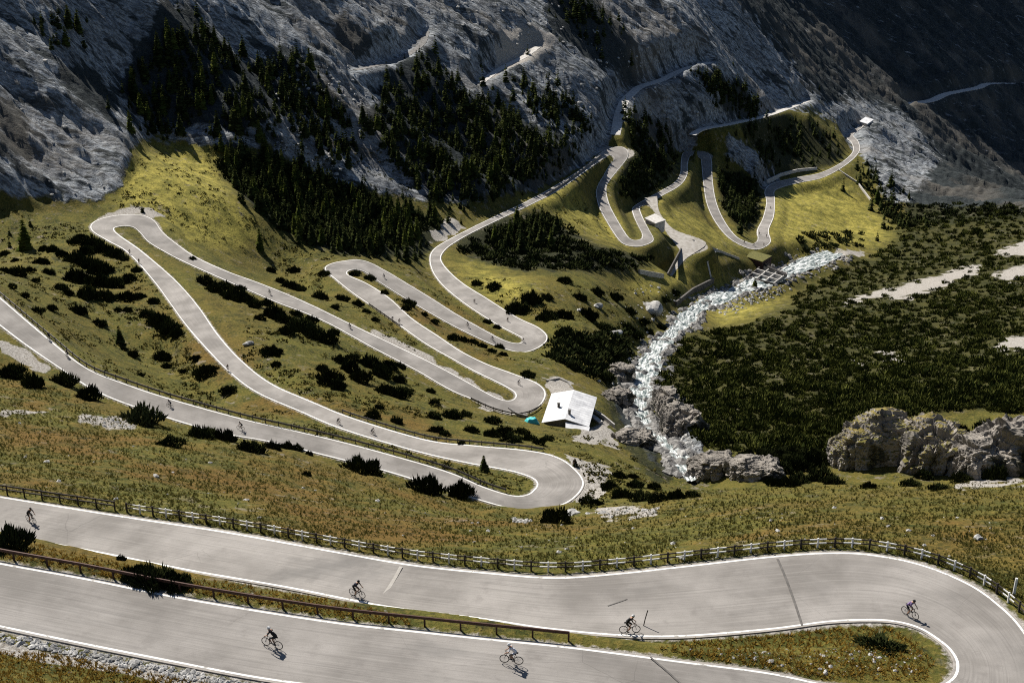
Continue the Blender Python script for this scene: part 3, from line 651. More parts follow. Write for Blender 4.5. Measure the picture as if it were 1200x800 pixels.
def shades_road(P, h):
    r = np.zeros(len(P), bool)
    for f in (.25, .5, .75, 1.): r |= (gfield(EDGE, P[:, 0]+.62*h*f, P[:, 1]-.82*h*f) < .2) & (P[:, 1] > 450)
    return r
def clear_of_road(P, m=1.2): return (gfield(EDGE, P[:, 0], P[:, 1]) > m) & (gfield(E_W, P[:, 0], P[:, 1]) > 1.0)
# ---- single bushes on the left slope: (px, py of the foot, width in photo pixels)
G1 = 'dark dwarf pine bushes on the grassy slopes'
ZONES = {
 'dark dwarf pine bush in the thick clump left of the tight left hairpin': [(88,285,14),(95,280,16),(108,288,20),(120,294,20),(133,300,20),(145,304,12),(90,305,20),(105,312,22),(90,328,25),(112,333,28),(133,334,22),(150,328,16),(100,348,22),(125,350,22),(146,350,22),(163,348,14),(75,300,12),(160,318,10),(118,318,24),(102,296,18),(80,345,12)],
 'small dark bush scattered over the slope left of the tight left hairpin': [(5,298,10),(18,306,8),(50,293,10),(60,294,12),(72,297,10),(50,308,16),(18,322,20),(6,318,12),(32,318,14),(58,321,14),(70,338,16),(28,348,10),(14,338,10),(40,330,10)],
 'dark bush in the strip between the two lower legs of the road on the left': [(92,366,20),(60,363,12),(42,366,16),(117,380,16),(150,364,10),(175,370,18),(188,378,22),(198,388,22),(206,393,16),(180,354,12),(156,418,12),(190,420,18),(196,430,10),(241,437,26),(268,458,18),(215,436,8),(137,364,8),(230,420,12),(145,410,8),(165,440,9)],
 'dark pine bush in the long clump below the straight leg from the left hairpin': [(238,332,18),(252,341,22),(270,349,24),(285,352,22),(297,359,16),(280,339,14),(310,357,14),(318,370,22),(334,377,26),(350,386,26),(366,394,26),(381,400,22),(392,391,12),(303,374,12),(320,414,22),(322,428,10),(386,446,30),(376,434,14),(396,455,18),(335,390,18),(360,378,18),(265,337,16),(345,369,16)],
 'small dark bush on the yellow grass above the straight leg from the left hairpin': [(340,336,18),(328,330,10),(375,350,16),(391,362,10),(396,349,8),(381,321,12),(352,340,12),(225,305,8),(318,318,10),(346,318,14)],
 'dark pine bush in the clump above the lower hairpin road': [(408,434,20),(420,445,22),(440,430,18),(455,430,20),(470,432,12),(450,460,22),(465,465,22),(478,460,14),(430,428,20),(400,424,18),(446,442,22),(466,446,16),(412,420,16)],
 'round dark bush on the orange grass beside the lower hairpin road': [(435,489,16),(465,496,14),(505,460,10),(508,474,12),(510,490,16),(530,490,20),(545,488,14),(510,506,18),(520,510,12),(552,506,16),(575,495,18),(445,478,10),(540,520,8)],
 'dark bush near the white-roofed house': [(590,510,20),(602,517,22),(620,516,18),(575,512,16),(640,516,14),(612,508,16),(630,520,14)],
 'small dark bush on the wedge of grass inside the middle hairpins': [(480,357,16),(475,362,10),(508,378,10),(530,397,12),(543,400,12),(556,402,10),(586,408,10),(415,322,12),(432,328,12),(450,344,8),(497,370,8),(566,407,10),(577,412,10),(590,416,10),(572,378,10),(583,384,8),(430,366,10),(418,358,12),(440,376,8),(402,352,12)],
 'dark bush on the meadow between the middle hairpin and the stream': [(604,364,24),(622,354,20),(642,374,22),(662,372,20),(680,350,16),(700,345,14),(720,350,16),(660,330,16),(690,372,22),(705,385,20),(660,392,18),(680,405,22),(700,402,22),(720,420,22),(690,425,20),(708,445,18),(670,430,16),(735,388,18),(752,378,14),(738,368,14),(760,390,12),(775,385,12),(790,345,12),(778,352,12),(640,350,12),(580,338,14),(560,333,12),(620,440,14),(650,420,16),(725,400,16),(745,395,16)],
 'dark low bush on the bank right of the lower hairpin': [(712,572,16),(730,582,22),(752,586,22),(772,588,20),(790,585,20),(745,570,16),(765,572,14),(726,560,14),(742,560,12),(810,582,18),(688,590,16),(700,592,14)],
 'dark bush massed between the two crag outcrops on the right': [(912,552,26),(930,548,30),(950,545,30),(968,542,28),(984,545,20),(940,565,24),(960,562,26),(925,568,22),(975,566,20),(1130,545,24),(1128,562,22),(1165,560,24),(1070,570,20),(865,560,14),(905,566,18),(1020,572,16),(1100,574,20),(1030,503,22),(1075,497,18),(1098,506,20),(1122,512,28),(1138,525,26),(1160,505,24),(1180,512,22),(1128,548,30),(1012,520,16),(1085,560,18),(850,532,18),(872,538,16),(900,540,20)],
}
solo = [('large grey-green bush standing by the lower road edge on the left', 163,495,46,.66,'pale'),('low dark bush by itself on the grass under the lower road', 198,522,32,.5,''),
 ('left of two joined dark bushes under the lower road edge', 236,513,34,.62,''),('right of two joined dark bushes under the lower road edge', 262,515,34,.6,''),('dense dark bush just right of the joined pair under the lower road', 294,529,34,.75,''),
 ('small dark bush at the start of the little row under the lower road', 320,525,22,.7,''),('small dark bush in the middle of the little row under the lower road', 334,526,18,.8,''),('small dark bush ending the little row under the lower road', 347,527,14,.8,''),
 ('tiny dark bush touching the lower road edge', 363,533,9,1.,''),('wide spiky dark bush on the lower road edge near the middle', 425,552,52,.55,''),('spiky dark bush inside the lowest hairpin approach, left of a pair', 500,577,42,.72,''),('rounded dark bush at the right end of the pair below the lower hairpin road', 537,579,30,.85,''),
 ('dark spiky bush under the outer bend of the lower hairpin', 650,612,36,.75,''),('big dark bush at the left edge beside the foreground road', 12,641,46,.85,''),('left end of the long dark pine bush row between the two foreground roads', 158,676,34,.6,''),
 ('tallest middle part of the dark pine bush row between the two foreground roads', 183,682,46,.75,''),('right end of the dark pine bush row between the two foreground roads', 208,684,38,.7,''),('tiny dark sprig left of the bush row between the foreground roads', 143,656,12,1.,''),
 ('dark bush at far left just below the lower road', 12,440,32,.8,''),('upright dark bush on the grass just below the lower road at far left', 41,453,24,1.3,''),('dark bush leaning over the lower road edge, left of two', 73,451,30,.8,''),('dark bush leaning over the lower road edge, right of two', 101,466,30,.8,''),
 ('dark speck of a bush on the open grass slope below the lower road', 360,557,12,.8,''),('low dark bush on the grass island inside the nearest hairpin', 1030,757,56,.32,''),('dark low bush right of the house yard above the stream', 715,572,18,.7,'')]
def px_scale(P): return F/(P[:, 1]*cP-P[:, 2]*sP)
def ghit(px, py): return hit(px, py)
k = 0
for lab, px, py, wpx, asp, kind in solo:
    P = ghit(px, py); s = wpx/px_scale(P)[0]/2*1.05
    nm = 'willow_bush' if kind else 'dwarf_pine_bush'
    o = obj(nm, PALE if kind else BUSH[k % 5], None, P[0]-np.array([0,0,.1*s]), random.random()*6, (s*1.08, s*1.08, s*asp*2.1)); k += 1
    tag(o, lab, 'bush', None if kind else G1)
for lab, lst in ZONES.items():
    A = np.array(lst, float); P = ghit(A[:, 0], A[:, 1])
    for p, a, s in zip(P, A, px_scale(P)):
        w_ = a[2]/s/2*1.32
        tag(obj('dwarf_pine_bush', BUSH[k % 5], None, p-np.array([0,0,.12*w_]), random.random()*6, (w_, w_, w_*(1.25+.6*random.random()))), lab, 'bush', G1); k += 1
n_b = k
# ---- the thicket on the right slope: nearest ones singly, the rest one mass
SCR = mask([P_GRAV[i] for i in (3,4,5,6,11,17)]+[P_LUSH[3]], 1); SCR2 = mask([[(985,500),(1200,475),(1200,570),(985,570)],[(805,520),(905,520),(905,570),(805,570)]], 1)
q = fill([P_THICK[0]], 9800)
q = q[(bil(SCR, (q[:, 0]+rng.normal(0, 3, len(q))-RX0)/RS, (q[:, 1]+rng.normal(0, 2, len(q))-RY0)/RS) < .4)]
P = ghit(q[:, 0], q[:, 1]); ok = clear_of_road(P, 1.5); P = P[ok]; q = q[ok]
ok = ~hides_road(P, 2.2) & (fbm(P[:, 0]/16, P[:, 1]/26, 4)+rng.normal(0, .12, len(P)) > -.62); P = P[ok]; q = q[ok]
o_ = np.argsort(P[:, 1]); P = P[o_]; q = q[o_]
vis = (q[:, 0] < 1205)
near = np.where(vis)[0][:300-n_b] if n_b < 300 else np.array([], int)
near_set = set(near.tolist())
for i in near:
    w_ = 1.0+random.random()*.8
    tag(obj('dwarf_pine_bush', BUSH[i % 5], None, P[i]-np.array([0,0,.2]), random.random()*6, (w_, w_, w_*1.5)), 'olive dark pine bush on the near fringe of the dense thicket above the crags', 'bush', G1)
rest = np.array([i for i in range(len(P)) if i not in near_set])
lowB = [spike_cloud(34, 1., .8, .75, .20, 70+k, True) for k in range(6)]
w_ = (.7+rng.random(len(rest))*.8)*(1+.9*np.clip(fbm(P[rest][:, 0]/9+5, P[rest][:, 1]/12, 3), -.4, .6))
tag(obj('pine_thicket', scatter_mesh('pine_thicket', lowB, P[rest]-np.array([0,0,.15]), w_*1.25, rng.random(len(rest))*6, M['thicket'], w_)), 'dense dark green dwarf pine thicket covering the right slope', kind='stuff')
# undergrowth on the dark hollows left of the stream and on the mountain foot
LOWP = [[(545,268),(640,250),(700,292),(762,302),(745,316),(600,316),(530,292)],[(520,262),(440,300),(415,300),(400,290),(330,272),(250,190),(300,185),(400,215)],[(655,392),(745,388),(738,425),(695,442),(640,418)],
        [(735,190),(795,180),(790,205),(745,235),(725,235)],[(840,195),(893,215),(890,262),(872,272),(846,242)],[(1000,190),(1040,240),(1200,238),(1300,215),(1300,240),(1060,268),(1040,270)],[(935,275),(1010,270),(1010,290),(940,296)]]
q = fill(LOWP, 1800); P = ghit(q[:, 0], q[:, 1]); P = P[clear_of_road(P, 1.5) & ~hides_road(P, 2.6) & ~shades_road(P, 2.5)]
w_ = .9+rng.random(len(P))*1.6
tag(obj('undergrowth', scatter_mesh('undergrowth', lowB, P-np.array([0,0,.15]), w_, rng.random(len(P))*6, M['pine'], w_)), 'dark dwarf pine undergrowth in the hollows and along the mountain foot', kind='stuff')
# ---- mountain trees
FORP = [[(150,95),(190,25),(235,15),(262,62),(300,70),(340,60),(385,110),(400,150),(360,140),(300,165),(240,165),(160,160),(145,125)],[(255,185),(310,180),(345,200),(400,220),(470,245),(520,262),(500,300),(440,298),(400,300),(330,270),(290,238)],
        [(455,90),(500,62),(545,110),(565,150),(560,245),(500,235),(470,200),(430,150)],[(555,110),(600,130),(650,165),(688,182),(650,210),(565,243),(555,180)],[(590,90),(640,95),(690,145),(700,165),(650,150)],
        [(735,125),(790,160),(795,195),(748,235),(725,215),(742,185)],[(838,195),(893,215),(890,262),(872,272),(846,242)],[(808,82),(850,95),(893,125),(890,140),(850,125)],[(860,150),(945,140),(990,175),(980,190),(905,207)],
        [(1000,195),(1020,190),(1060,235),(1080,262),(1045,270),(1015,225)],[(560,262),(625,250),(655,275),(580,300)],[(330,120),(400,130),(420,170),(400,200),(350,150)],[(20,20),(80,15),(110,60),(60,60)],[(700,0),(740,60),(690,60),(640,0)],[(0,255),(40,262),(40,290),(0,290)]]
FN = [420,640,520,470,170,240,190,150,190,130,150,130,30,70,3]
qs = np.concatenate([fill([p], n) for p, n in zip(FORP, FN)]); qs = qs+rng.normal(0, 5, qs.shape)+(rng.random((len(qs), 1)) < .12)*rng.normal(0, 16, qs.shape); P = ghit(qs[:, 0], qs[:, 1]); hgt = 2.4+rng.random(len(P))**1.5*6.2; _k = fbm(P[:, 0]/18, P[:, 1]/18, 3) > -.32; P, qs, hgt = P[_k], qs[_k], hgt[_k]; ok = clear_of_road(P, 2.5) & ~hides_road(P, hgt) & ~shades_road(P, hgt*1.2); P, qs, hgt = P[ok], qs[ok], hgt[ok]
big_ = hgt*px_scale(P); o_ = np.argsort(-big_); P, hgt, qs = P[o_], hgt[o_], qs[o_]
def tree(p, h, kk, lab, group, wid=None):
    t = empty('conifer_tree', p, random.random()*6, label=lab, cat='tree', group=group); w_ = wid or h
    a = obj('trunk', TRUNK, t); b = obj('crown', CROWN[kk % 5], t); a.scale = (w_, w_, h); b.scale = (w_, w_, h); return t
G2 = 'conifers on the mountain foot'
def where(px, py):
    if px < 420 and py < 180: return 'dark conifer in the grove on the grey crag at upper left'
    if px < 530 and py > 175: return 'conifer in the forest band at the foot of the left mountain'
    if px < 570: return 'dark conifer on the black shaded spur above the middle road'
    if px < 715 and py < 250: return 'conifer on the slope below the bright rock spur'
    if px < 800 : return 'conifer beside the far upper hairpins'
    if px < 905: return 'dark conifer between the two far road loops'
    return 'dark conifer near the far end of the valley road'
for i in range(285): tree(P[i]-np.array([0,0,.2]), hgt[i], i, where(*qs[i]), G2)
n_ = len(P)-285; iw = hgt[285:]*1.0
tag(obj('conifer_forest', scatter_mesh('conifer_forest', [conifer_cloud(1., .25, 8, 6, 90+k) for k in range(6)], P[285:]-np.array([0,0,.2]), hgt[285:], rng.random(n_)*6, M['spruce'], iw)), 'dark conifer forest clinging to the mountain foot', kind='stuff')
for lab, px, py, hpx in [('lone tall dark conifer on the grass at far left', 30,292,32),('slim dark conifer between the two lower road legs', 141,404,22),('small scraggly conifer on the grass island of the lower hairpin', 567,553,20),
    ('bright pointed spruce beside the middle road bend', 606,262,20),('small dark conifer standing by the stream weir', 884,340,13),('pale green spruce at the end of the far bright meadow', 1028,238,18),
    ('small dark tree at the outer rim of the left hairpin', 167,249,7),('small conifer beside the lay-by of the lower hairpin', 674,546,9)]:
    P1 = ghit(px, py); h = hpx/px_scale(P1)[0]/.9
    tree(P1[0]-np.array([0,0,.1]), h, 3 if 'bright' in lab or 'pale' in lab else k, lab, None, h*(1.25 if hpx > 15 else 1.6)); k += 1
# ---- grass: one mass of blades over the near turf
def blades(n, seed, h=1.):
    r_ = np.random.default_rng(seed); ph = r_.random(n)*2*np.pi; ln = h*(.5+.7*r_.random(n)); le = .25+.5*r_.random(n)
    base = np.stack([np.cos(ph)*.12, np.sin(ph)*.12, 0*ph-.1], -1)*(.4+r_.random(n))[:, None]
    tip = base+np.stack([np.cos(ph)*le*ln, np.sin(ph)*le*ln, ln], -1); sd = np.stack([-np.sin(ph), np.cos(ph), 0*ph], -1)*.13
    V = np.stack([base-sd, base+sd, tip], 1).reshape(-1, 3); return V, np.arange(3*n).reshape(-1, 3), np.repeat(r_.random(n)*.35, 3)
TUFT = [blades(8, k) for k in range(8)]
GRP = [[(-60,430),(0,425),(120,480),(260,515),(400,550),(600,600),(700,605),(800,575),(1300,560),(1300,740),(1150,690),(1000,640),(700,668),(560,665),(0,576),(-60,560)]]
q = fill(GRP, 40000); P = ghit(q[:, 0], q[:, 1]); P = P[clear_of_road(P, .5) & (gfield(rock, P[:, 0], P[:, 1]) < .3)]
keep = fbm(P[:, 0]/7, P[:, 1]/7, 3)+rng.normal(0, .2, len(P)) > -.22; P = P[keep]
def grass(P, mat, name, lab, smin, smax):
    d = np.sqrt(P[:, 1]/120); s = (smin+rng.random(len(P))**2*(smax-smin))*d
    V = scatter_mesh(name, TUFT, P, s, rng.random(len(P))*6, M[mat], s*1.2)
    tag(obj(name, V), lab, kind='stuff')
grass(P, 'grass', 'alpine_grass', 'olive and rusty tussock grass on the near slopes', .12, .36)
GOLD = [[(0,648),(22,633),(120,655),(228,676),(330,692),(450,716),(480,724),(480,733),(400,724),(200,690),(0,652)],[(770,760),(800,752),(900,745),(980,735),(1040,735),(1075,750),(1095,775),(1085,797),(960,795),(880,780),(800,768)],[(-40,760),(60,765),(180,790),(260,803),(260,860),(-60,860)]]
HEA = [P_LUSH[0], P_LUSH[1], [(300,150),(400,190),(560,100),(700,170),(640,215),(420,225),(330,175)], [(0,245),(110,262),(180,330),(260,470),(500,510),(620,530),(640,500),(720,520),(800,575),(700,600),(560,585),(400,545),(250,500),(110,430),(0,340)],[(190,190),(260,230),(300,300),(420,380),(400,400),(640,430),(760,400),(780,340),(640,330),(500,320),(420,300),(330,280),(270,240)],[(300,340),(420,410),(560,490),(400,490),(280,420)]]
q = fill(HEA, 12000); P = ghit(q[:, 0], q[:, 1]); P = P[clear_of_road(P, .6) & ~hides_road(P, .7) & ((gfield(rock, P[:, 0], P[:, 1]) < .3) | (P[:, 1] > 480)) & (gfield(PADM, P[:, 0], P[:, 1]) < .2)]
P = P[fbm(P[:, 0]/14, P[:, 1]/14, 3)+rng.normal(0, .15, len(P)) > -.05]
HB = [spike_cloud(9, .75, .35, .42, .20, 170+k_, True) for k_ in range(6)]; w_ = .35+rng.random(len(P))**2*.95
tag(obj('heath', scatter_mesh('heath', HB, P-np.array([0,0,.08]), w_, rng.random(len(P))*6, M['heath'], w_*1.25)), 'low mottled heath and tussocks over the middle slopes', kind='stuff')
q = fill(GOLD, 7800); P = ghit(q[:, 0], q[:, 1]); P = P[clear_of_road(P, .35)]
grass(P, 'gold', 'golden_grass', 'golden dry grass on the bank between the foreground roads', .12, .38)
# ---- stones
def stone_cloud(seed, rough=.28, sub=1):
    bm = bmesh.new(); bmesh.ops.create_icosphere(bm, subdivisions=sub, radius=1); r_ = random.Random(seed); ph = [r_.random()*9 for _ in range(6)]
    V = []
    for v in bm.verts:
        c = v.co; k_ = 1+rough*(math.sin(c.x*2.1+ph[0])+math.sin(c.y*2.7+ph[1])+math.sin(c.z*2.3+ph[2])+.7*math.sin(c.x*5+c.y*4+ph[3]))*.5
        V.append((c.x*k_*1.1, c.y*k_*.9, c.z*k_*.65))
    Fc = [[v.index for v in f.verts] for f in bm.faces]; bm.free(); return np.array(V), np.array(Fc), np.zeros(len(V))
ST = [stone_cloud(k) for k in range(8)]
STP = [P_GRAV[11], P_GRAV[17], P_GRAV[15], P_GRAV[8], [(-60,480),(400,560),(700,600),(1200,590),(1200,650),(700,660),(0,570)], [(740,330),(800,340),(770,420),(745,500),(700,450)], [(800,350),(900,325),(930,340),(850,372)], [(770,470),(820,525),(820,560),(775,520)], [(0,60),(60,70),(150,185),(120,235),(0,230)], [(480,0),(700,0),(850,130),(700,160),(600,60)],[(800,760),(1080,760),(1085,790),(960,790)],[(300,60),(420,80),(430,160),(330,160)],[(350,120),(400,200),(380,215),(325,175)]]
SN = [1100,60,60,70,140,200,420,420,30,260,130,200,120]
qs = np.concatenate([fill([p], n) for p, n in zip(STP, SN)]); P = ghit(qs[:, 0], qs[:, 1]); e = gfield(EDGE, P[:, 0], P[:, 1]); ok = e > .25; P = P[ok]
sz = (.06+rng.random(len(P))**3*.30)*np.where(P[:, 1] > 300, 1.5, 1.1)*np.sqrt(np.maximum(P[:, 1], 100)/130); sz = np.where(P[:, 1] < 112, sz*.75, sz)
_s = rng.random(1500)*(len(WL)-2); _i = _s.astype(int); _f = (_s-_i)[:, None]; _c0 = (WL+WR)/2; _cc = _c0[_i]*(1-_f)+_c0[_i+1]*_f; _h = (WL-_c0)[_i]; _o = rng.choice([-1, 1], 1500)*np.where(rng.random(1500) < .10, rng.random(1500)*.9, 1.0+rng.random(1500)**1.5*.9)
_b = _cc+_h*_o[:, None]; _b[:, 2] = np.maximum(ground(_b[:, 0], _b[:, 1]), np.where(np.abs(_o) < .95, _cc[:, 2]-.2, -999)); 
tag(obj('stream_rocks', scatter_mesh('stream_rocks', ST, _b, .35+rng.random(1500)**3*1.6, rng.random(1500)*6, M['wet_stone'])), 'grey broken rocks lining the stream bed and its banks', kind='stuff')
tag(obj('scattered_stones', scatter_mesh('scattered_stones', ST, P, sz, rng.random(len(P))*6, M['stone'])), 'pale broken stones scattered over verges, scree and stream banks', kind='stuff')
BST = [mesh_np('boulder', *stone_cloud(40+k, .42, 3)[:2], M['stone']) for k in range(4)]
for lab, px, py, wpx, asp in [('big pale boulder on the stream bank below the far meadow', 762,364,20,1.),('pale boulder beside the dark bushes left of the stream', 722,393,13,.8),('grey boulder on the meadow left of the stream', 700,360,9,1.),('small pale boulder left of the grey one on the meadow', 680,364,8,.9),
    ('single white stone on the near slope at the right', 1147,632,9,1.),('single white stone on the near slope below the lower road at left', 183,559,7,1.),('white stone on the slope above the fenced road, right half', 1041,617,5,1.),('small pale stone near the white stone above the fenced road', 1034,608,5,.8),
    ('pale slab at the foot of the lower hairpin bend', 672,603,14,.5),('pale rock on the orange slope below the long bush clump', 291,404,9,.8),('boulder in the stream at the rapids', 770,430,9,.8),('boulder in the stream under the weir', 815,372,9,.8),('dark wet boulder in the lower rapids', 756,470,9,.8),
    ('pale block at the bank of the lower rapids', 800,535,14,1.1),('pale rock on the near bank above the rapids', 735,505,12,.8)]:
    P1 = ghit(px, py); s = wpx/px_scale(P1)[0]/2
    tag(obj('boulder', BST[k % 4], None, P1[0]+np.array([0,0,.2*s]), random.random()*6, (s, s, s*asp*1.2)), lab, 'boulder', 'single boulders and stones'); k += 1
# ---- crags
def crag(seed, sub=6):
    bm = bmesh.new(); bmesh.ops.create_icosphere(bm, subdivisions=sub, radius=1); V = np.array([v.co[:] for v in bm.verts]); Fc = np.array([[v.index for v in f.verts] for f in bm.faces]); bm.free()
    r_ = np.random.default_rng(300+seed); o = seed*13.7; q = np.sign(V)*np.abs(V)**.8
    d = 1+.22*fbm(V[:, 0]*1.6+o, V[:, 2]*1.0+V[:, 1]*1.6, 3)
    for n, amp, st in ((26, .30, .55), (130, .17, .6), (600, .08, .8)):
        c = r_.normal(size=(n, 3)); c /= np.linalg.norm(c, axis=1)[:, None]; c[:, 2] *= st; V2 = V*np.array([1, 1, st])+.05*np.stack([fbm(V[:, 0]*6+o, V[:, 1]*6, 2), fbm(V[:, 1]*6+o, V[:, 2]*6, 2), fbm(V[:, 2]*6, V[:, 0]*6+o, 2)], -1)
        i = np.concatenate([np.argmin(((V2[k:k+4000, None]-c[None])**2).sum(-1), 1) for k in range(0, len(V2), 4000)]); d += amp*(r_.random(n)[i]-.5)
    d += .05*fbm(V[:, 0]*14+V[:, 1]*11+o, V[:, 2]*14, 3, .6, True)
    return q*d[:, None], Fc
CRS = [crag(k) for k in range(5)]
CR = {(k, f): mesh_np('crag', *CRS[k], M['crag'], {'turf': ('FLOAT', np.full(len(CRS[k][0]), f))}) for k in range(5) for f in (0., 1.)}
for lab, px, py, wm, dm, hm, rz in [('yellow-topped rock crag at the left end of the right outcrop', 1008,545,6.5,6,8.5,.2),('broad grassy-topped rock crag in the middle of the right outcrop', 1052,537,9.5,7,11,-.1),('tall grey crag right of the broad grassy one', 1100,548,8,7,10.5,.4),
    ('dark cleft crag near the right edge', 1148,556,7,6,8,.1),('grey crag cut by the right edge of the view', 1192,550,9,7,11,-.3),('low pale crag above the rapids below the thicket', 838,556,6,5,4.2,.3),('low broken crag right of the rapids crag', 886,560,5.5,5,4,0.),
    ('pale crag on the right bank of the rapids', 800,505,5,5,6,.6),('narrow pale rock rib on the right bank above the rapids', 785,480,4,5,5,.2),
    ('dark rock step on the left bank beside the upper rapids',726,442,4.5,4,3.5,.3),('broken dark rock on the left bank beside the middle rapids',724,470,4,4,3,.8),('brown rock slope foot left of the lower rapids',744,522,4.5,4,3.5,.1)]:
    P1 = ghit(px, py); tag(obj('rock_crag', CR[(k % 5, 1. if 'topped' in lab or 'tall' in lab else 0.)], None, P1[0]+np.array([0, dm*.5, hm*.05]), rz, (wm, dm, hm*.75)), lab, 'crag', 'rock crags'); k += 1
# ================================================================== fences and rails along the roads
def edge_poly(key, side, off, i0=None, i1=None):
    L, R = ROADS[key]; A, B = (L, R) if side == 'L' else (R, L); u = (A-B)/np.linalg.norm(A-B, axis=1)[:, None]
    return (A+u*off)[i0:i1]
def resample(P, step):
    s = np.concatenate([[0], np.cumsum(np.linalg.norm(np.diff(P, axis=0), axis=1))]); n = max(1, int(round(s[-1]/step))); q = np.linspace(0, s[-1], n+1)
    return np.stack([np.interp(q, s, P[:, k]) for k in range(3)], -1)
def clip_px(P, x0, x1, ymax=None):
    px, py = proj(*P.T); k_ = (px >= x0) & (px <= x1)
    if ymax: k_ &= py < ymax
    idx = np.where(k_)[0]; runs = np.split(idx, np.where(np.diff(idx) > 1)[0]+1); return P[max(runs, key=len)]
def post_mesh(w_, h, mat): return MB().box((0,0,h/2-.15), (w_, w_, h+.3)).mesh('post', mat, .012)
# the black and white painted fence on the outer side of the foreground road
L, R = ROADS['fg']
P = clip_px(edge_poly('fg', 'L', .75)[:20*10], 143, 1225); Q = resample(P, 1.42)
fence = empty('painted_fence', tuple(Q[0]), label='low post and rail fence painted alternately black and white along the foreground road', cat='fence')
base0 = Vector(Q[0]); PW, PD = post_mesh(.13, .92, M['white_paint']), post_mesh(.14, .95, M['dark_wood'])
for i, p in enumerate(Q):
    w_ = i % 2 == 1; obj('post', PW if w_ else PD, fence, Vector(p)-base0)
    a = Vector(p)-base0; b_ = [Vector(Q[j])-base0 for j in (max(i-1, 0), min(i+1, len(Q)-1))]
    if w_:
        m = MB(); lo = (a+b_[0])/2; hi = (a+b_[1])/2
        for zz in (.42, .80):
            up = Vector((0,0,zz)); m.bar(lo+up, a+up, .06, .10); m.bar(a+up, hi+up, .06, .10)
        obj('rail_pair', m.mesh('rail_pair', M['white_paint']), fence)
    else:
        m = MB(); lo = (a+b_[0])/2; hi = (a+b_[1])/2
        for zz in (.42, .80):
            up = Vector((0,0,zz)); m.bar(lo+up, a+up, .07, .10); m.bar(a+up, hi+up, .07, .10)
        obj('rail_pair', m.mesh('rail_pair', M['dark_wood']), fence)
def guardrail(name, P, step, mat, pmat, lab, cat, h=.78, rails=((.62,.30,.05),), pw=.12, group=None):
    Q = resample(P, step); t = empty(name, tuple(Q[0]), label=lab, cat=cat, group=group); b0 = Vector(Q[0]); pm = post_mesh(pw, h, pmat)
    for p in Q: obj('post', pm, t, Vector(p)-b0)
    for zz, hh, ww in rails:
        m = MB()
        for a, b in zip(Q[:-1], Q[1:]): m.bar(Vector(a)-b0+Vector((0,0,zz)), Vector(b)-b0+Vector((0,0,zz)), ww, hh)
        obj('rail', m.mesh('rail', mat), t)
    return t
P = clip_px(edge_poly('fg', 'L', .75)[:20*10], -70, 143)
guardrail('timber_fence', P, 2.1, M['dark_wood'], M['dark_wood'], 'dark unpainted two-rail fence at the left end of the foreground road', 'fence', .95, ((.45,.12,.08),(.85,.14,.08)))
P = edge_poly('fg', 'R', .55)[24*10:]; P = clip_px(P, -60, 752)
g = guardrail('guardrail', P, 2.6, M['rust'], M['rust'], 'rust brown single-rail guardrail between the two foreground roads', 'guardrail', .80, ((.70,.22,.10),), .13)
GR = 'dark guardrails along the zigzag road'
def px_range(P, x0, x1): return clip_px(P, x0, x1)
n8 = 8
def mrail(side, i0, i1, x0, x1, lab, **k_):
    P = clip_px(edge_poly('main', side, .5)[i0*n8:i1*n8], x0, x1); guardrail('guardrail', P, 2.6, M['galv'], M['galv'], lab, 'guardrail', .95, ((.62,.36,.10),), .14, group=GR)
mrail('L', 0, 12, -40, 595, 'long dark guardrail on the upper edge of the lower road leg')
mrail('R', 17, 24, 395, 640, 'dark guardrail on the upper edge of the leg above the lower hairpin')
mrail('R', 48, 53, 510, 634, 'dark guardrail round the outer bend above the white-roofed house')
mrail('R', 65, 71, 580, 643, 'short dark guardrail round the outer bend of the middle hairpin')
mrail('L', 58, 66, 430, 560, 'thin dark guardrail on the upper edge of the middle leg')
# poles
def pole(px, py, h, lean, lab, mat, r=.04):
    p = hit(px, py)[0]; p[2] += .2; o = obj('marker_pole', MB().tube([(0,0,-.3),(lean[0]*.5,lean[1]*.5,h*.5),(lean[0],lean[1],h)], r, 6).mesh('marker_pole', mat), None, p); tag(o, lab, 'marker pole'); return o
pole(753,737, 1.5, (.35,.1), 'thin dark leaning marker pole at the end of the rust brown guardrail', M['dark_wood'])
pole(1188,696, 1.3, (.03,0), 'white marker post behind the fence at the right edge', M['white_paint'], .11)
# ================================================================== walls, gallery, bridge, weir
def wall(px_pts, h, th, mat, lab, name='retaining_wall', below=2.):
    P = hit(*np.array(px_pts, float).T); n = len(P); m = MB()
    for a, b in zip(P[:-1], P[1:]):
        d = (b-a)[:2]; d = d/np.linalg.norm(d); nn = np.array([-d[1], d[0]])*th/2; a2, b2 = a[:2]-d*.02, b[:2]+d*.02
        m.prism([a2-nn, b2-nn, b2+nn, a2+nn], [a[2]-below, b[2]-below]*1+[b[2]-below, a[2]-below], [a[2]+h, b[2]+h, b[2]+h, a[2]+h])
    return tag(obj(name, m.mesh(name, M[mat])), lab, 'wall')
wall([(749,320),(777,325)], 1.6, .8, 'concrete', 'short white concrete wall at the foot of the branch road')
wall([(798,292),(782,322)], .6, .5, 'dark_concrete', 'dark wall on the left side of the steep branch road')
wall([(812,283),(845,296),(866,304)], 1.0, .6, 'concrete', 'long low white wall beside the far meadow')
wall([(840,293),(829,308),(833,326)], .7, .7, 'concrete', 'thin angled white wall below the branch road')
wall([(836,330),(812,342),(792,358)], 1.8, .8, 'dark_concrete', 'stepped dark retaining wall on the left stream bank')
wall([(898,214),(915,206),(935,201),(957,199)], 1.6, .6, 'concrete', 'pale parapet wall above the far valley road')
wall([(704,184),(686,198),(662,216),(640,230)], 1.2, .6, 'masonry', 'dark stone parapet along the middle road leg')
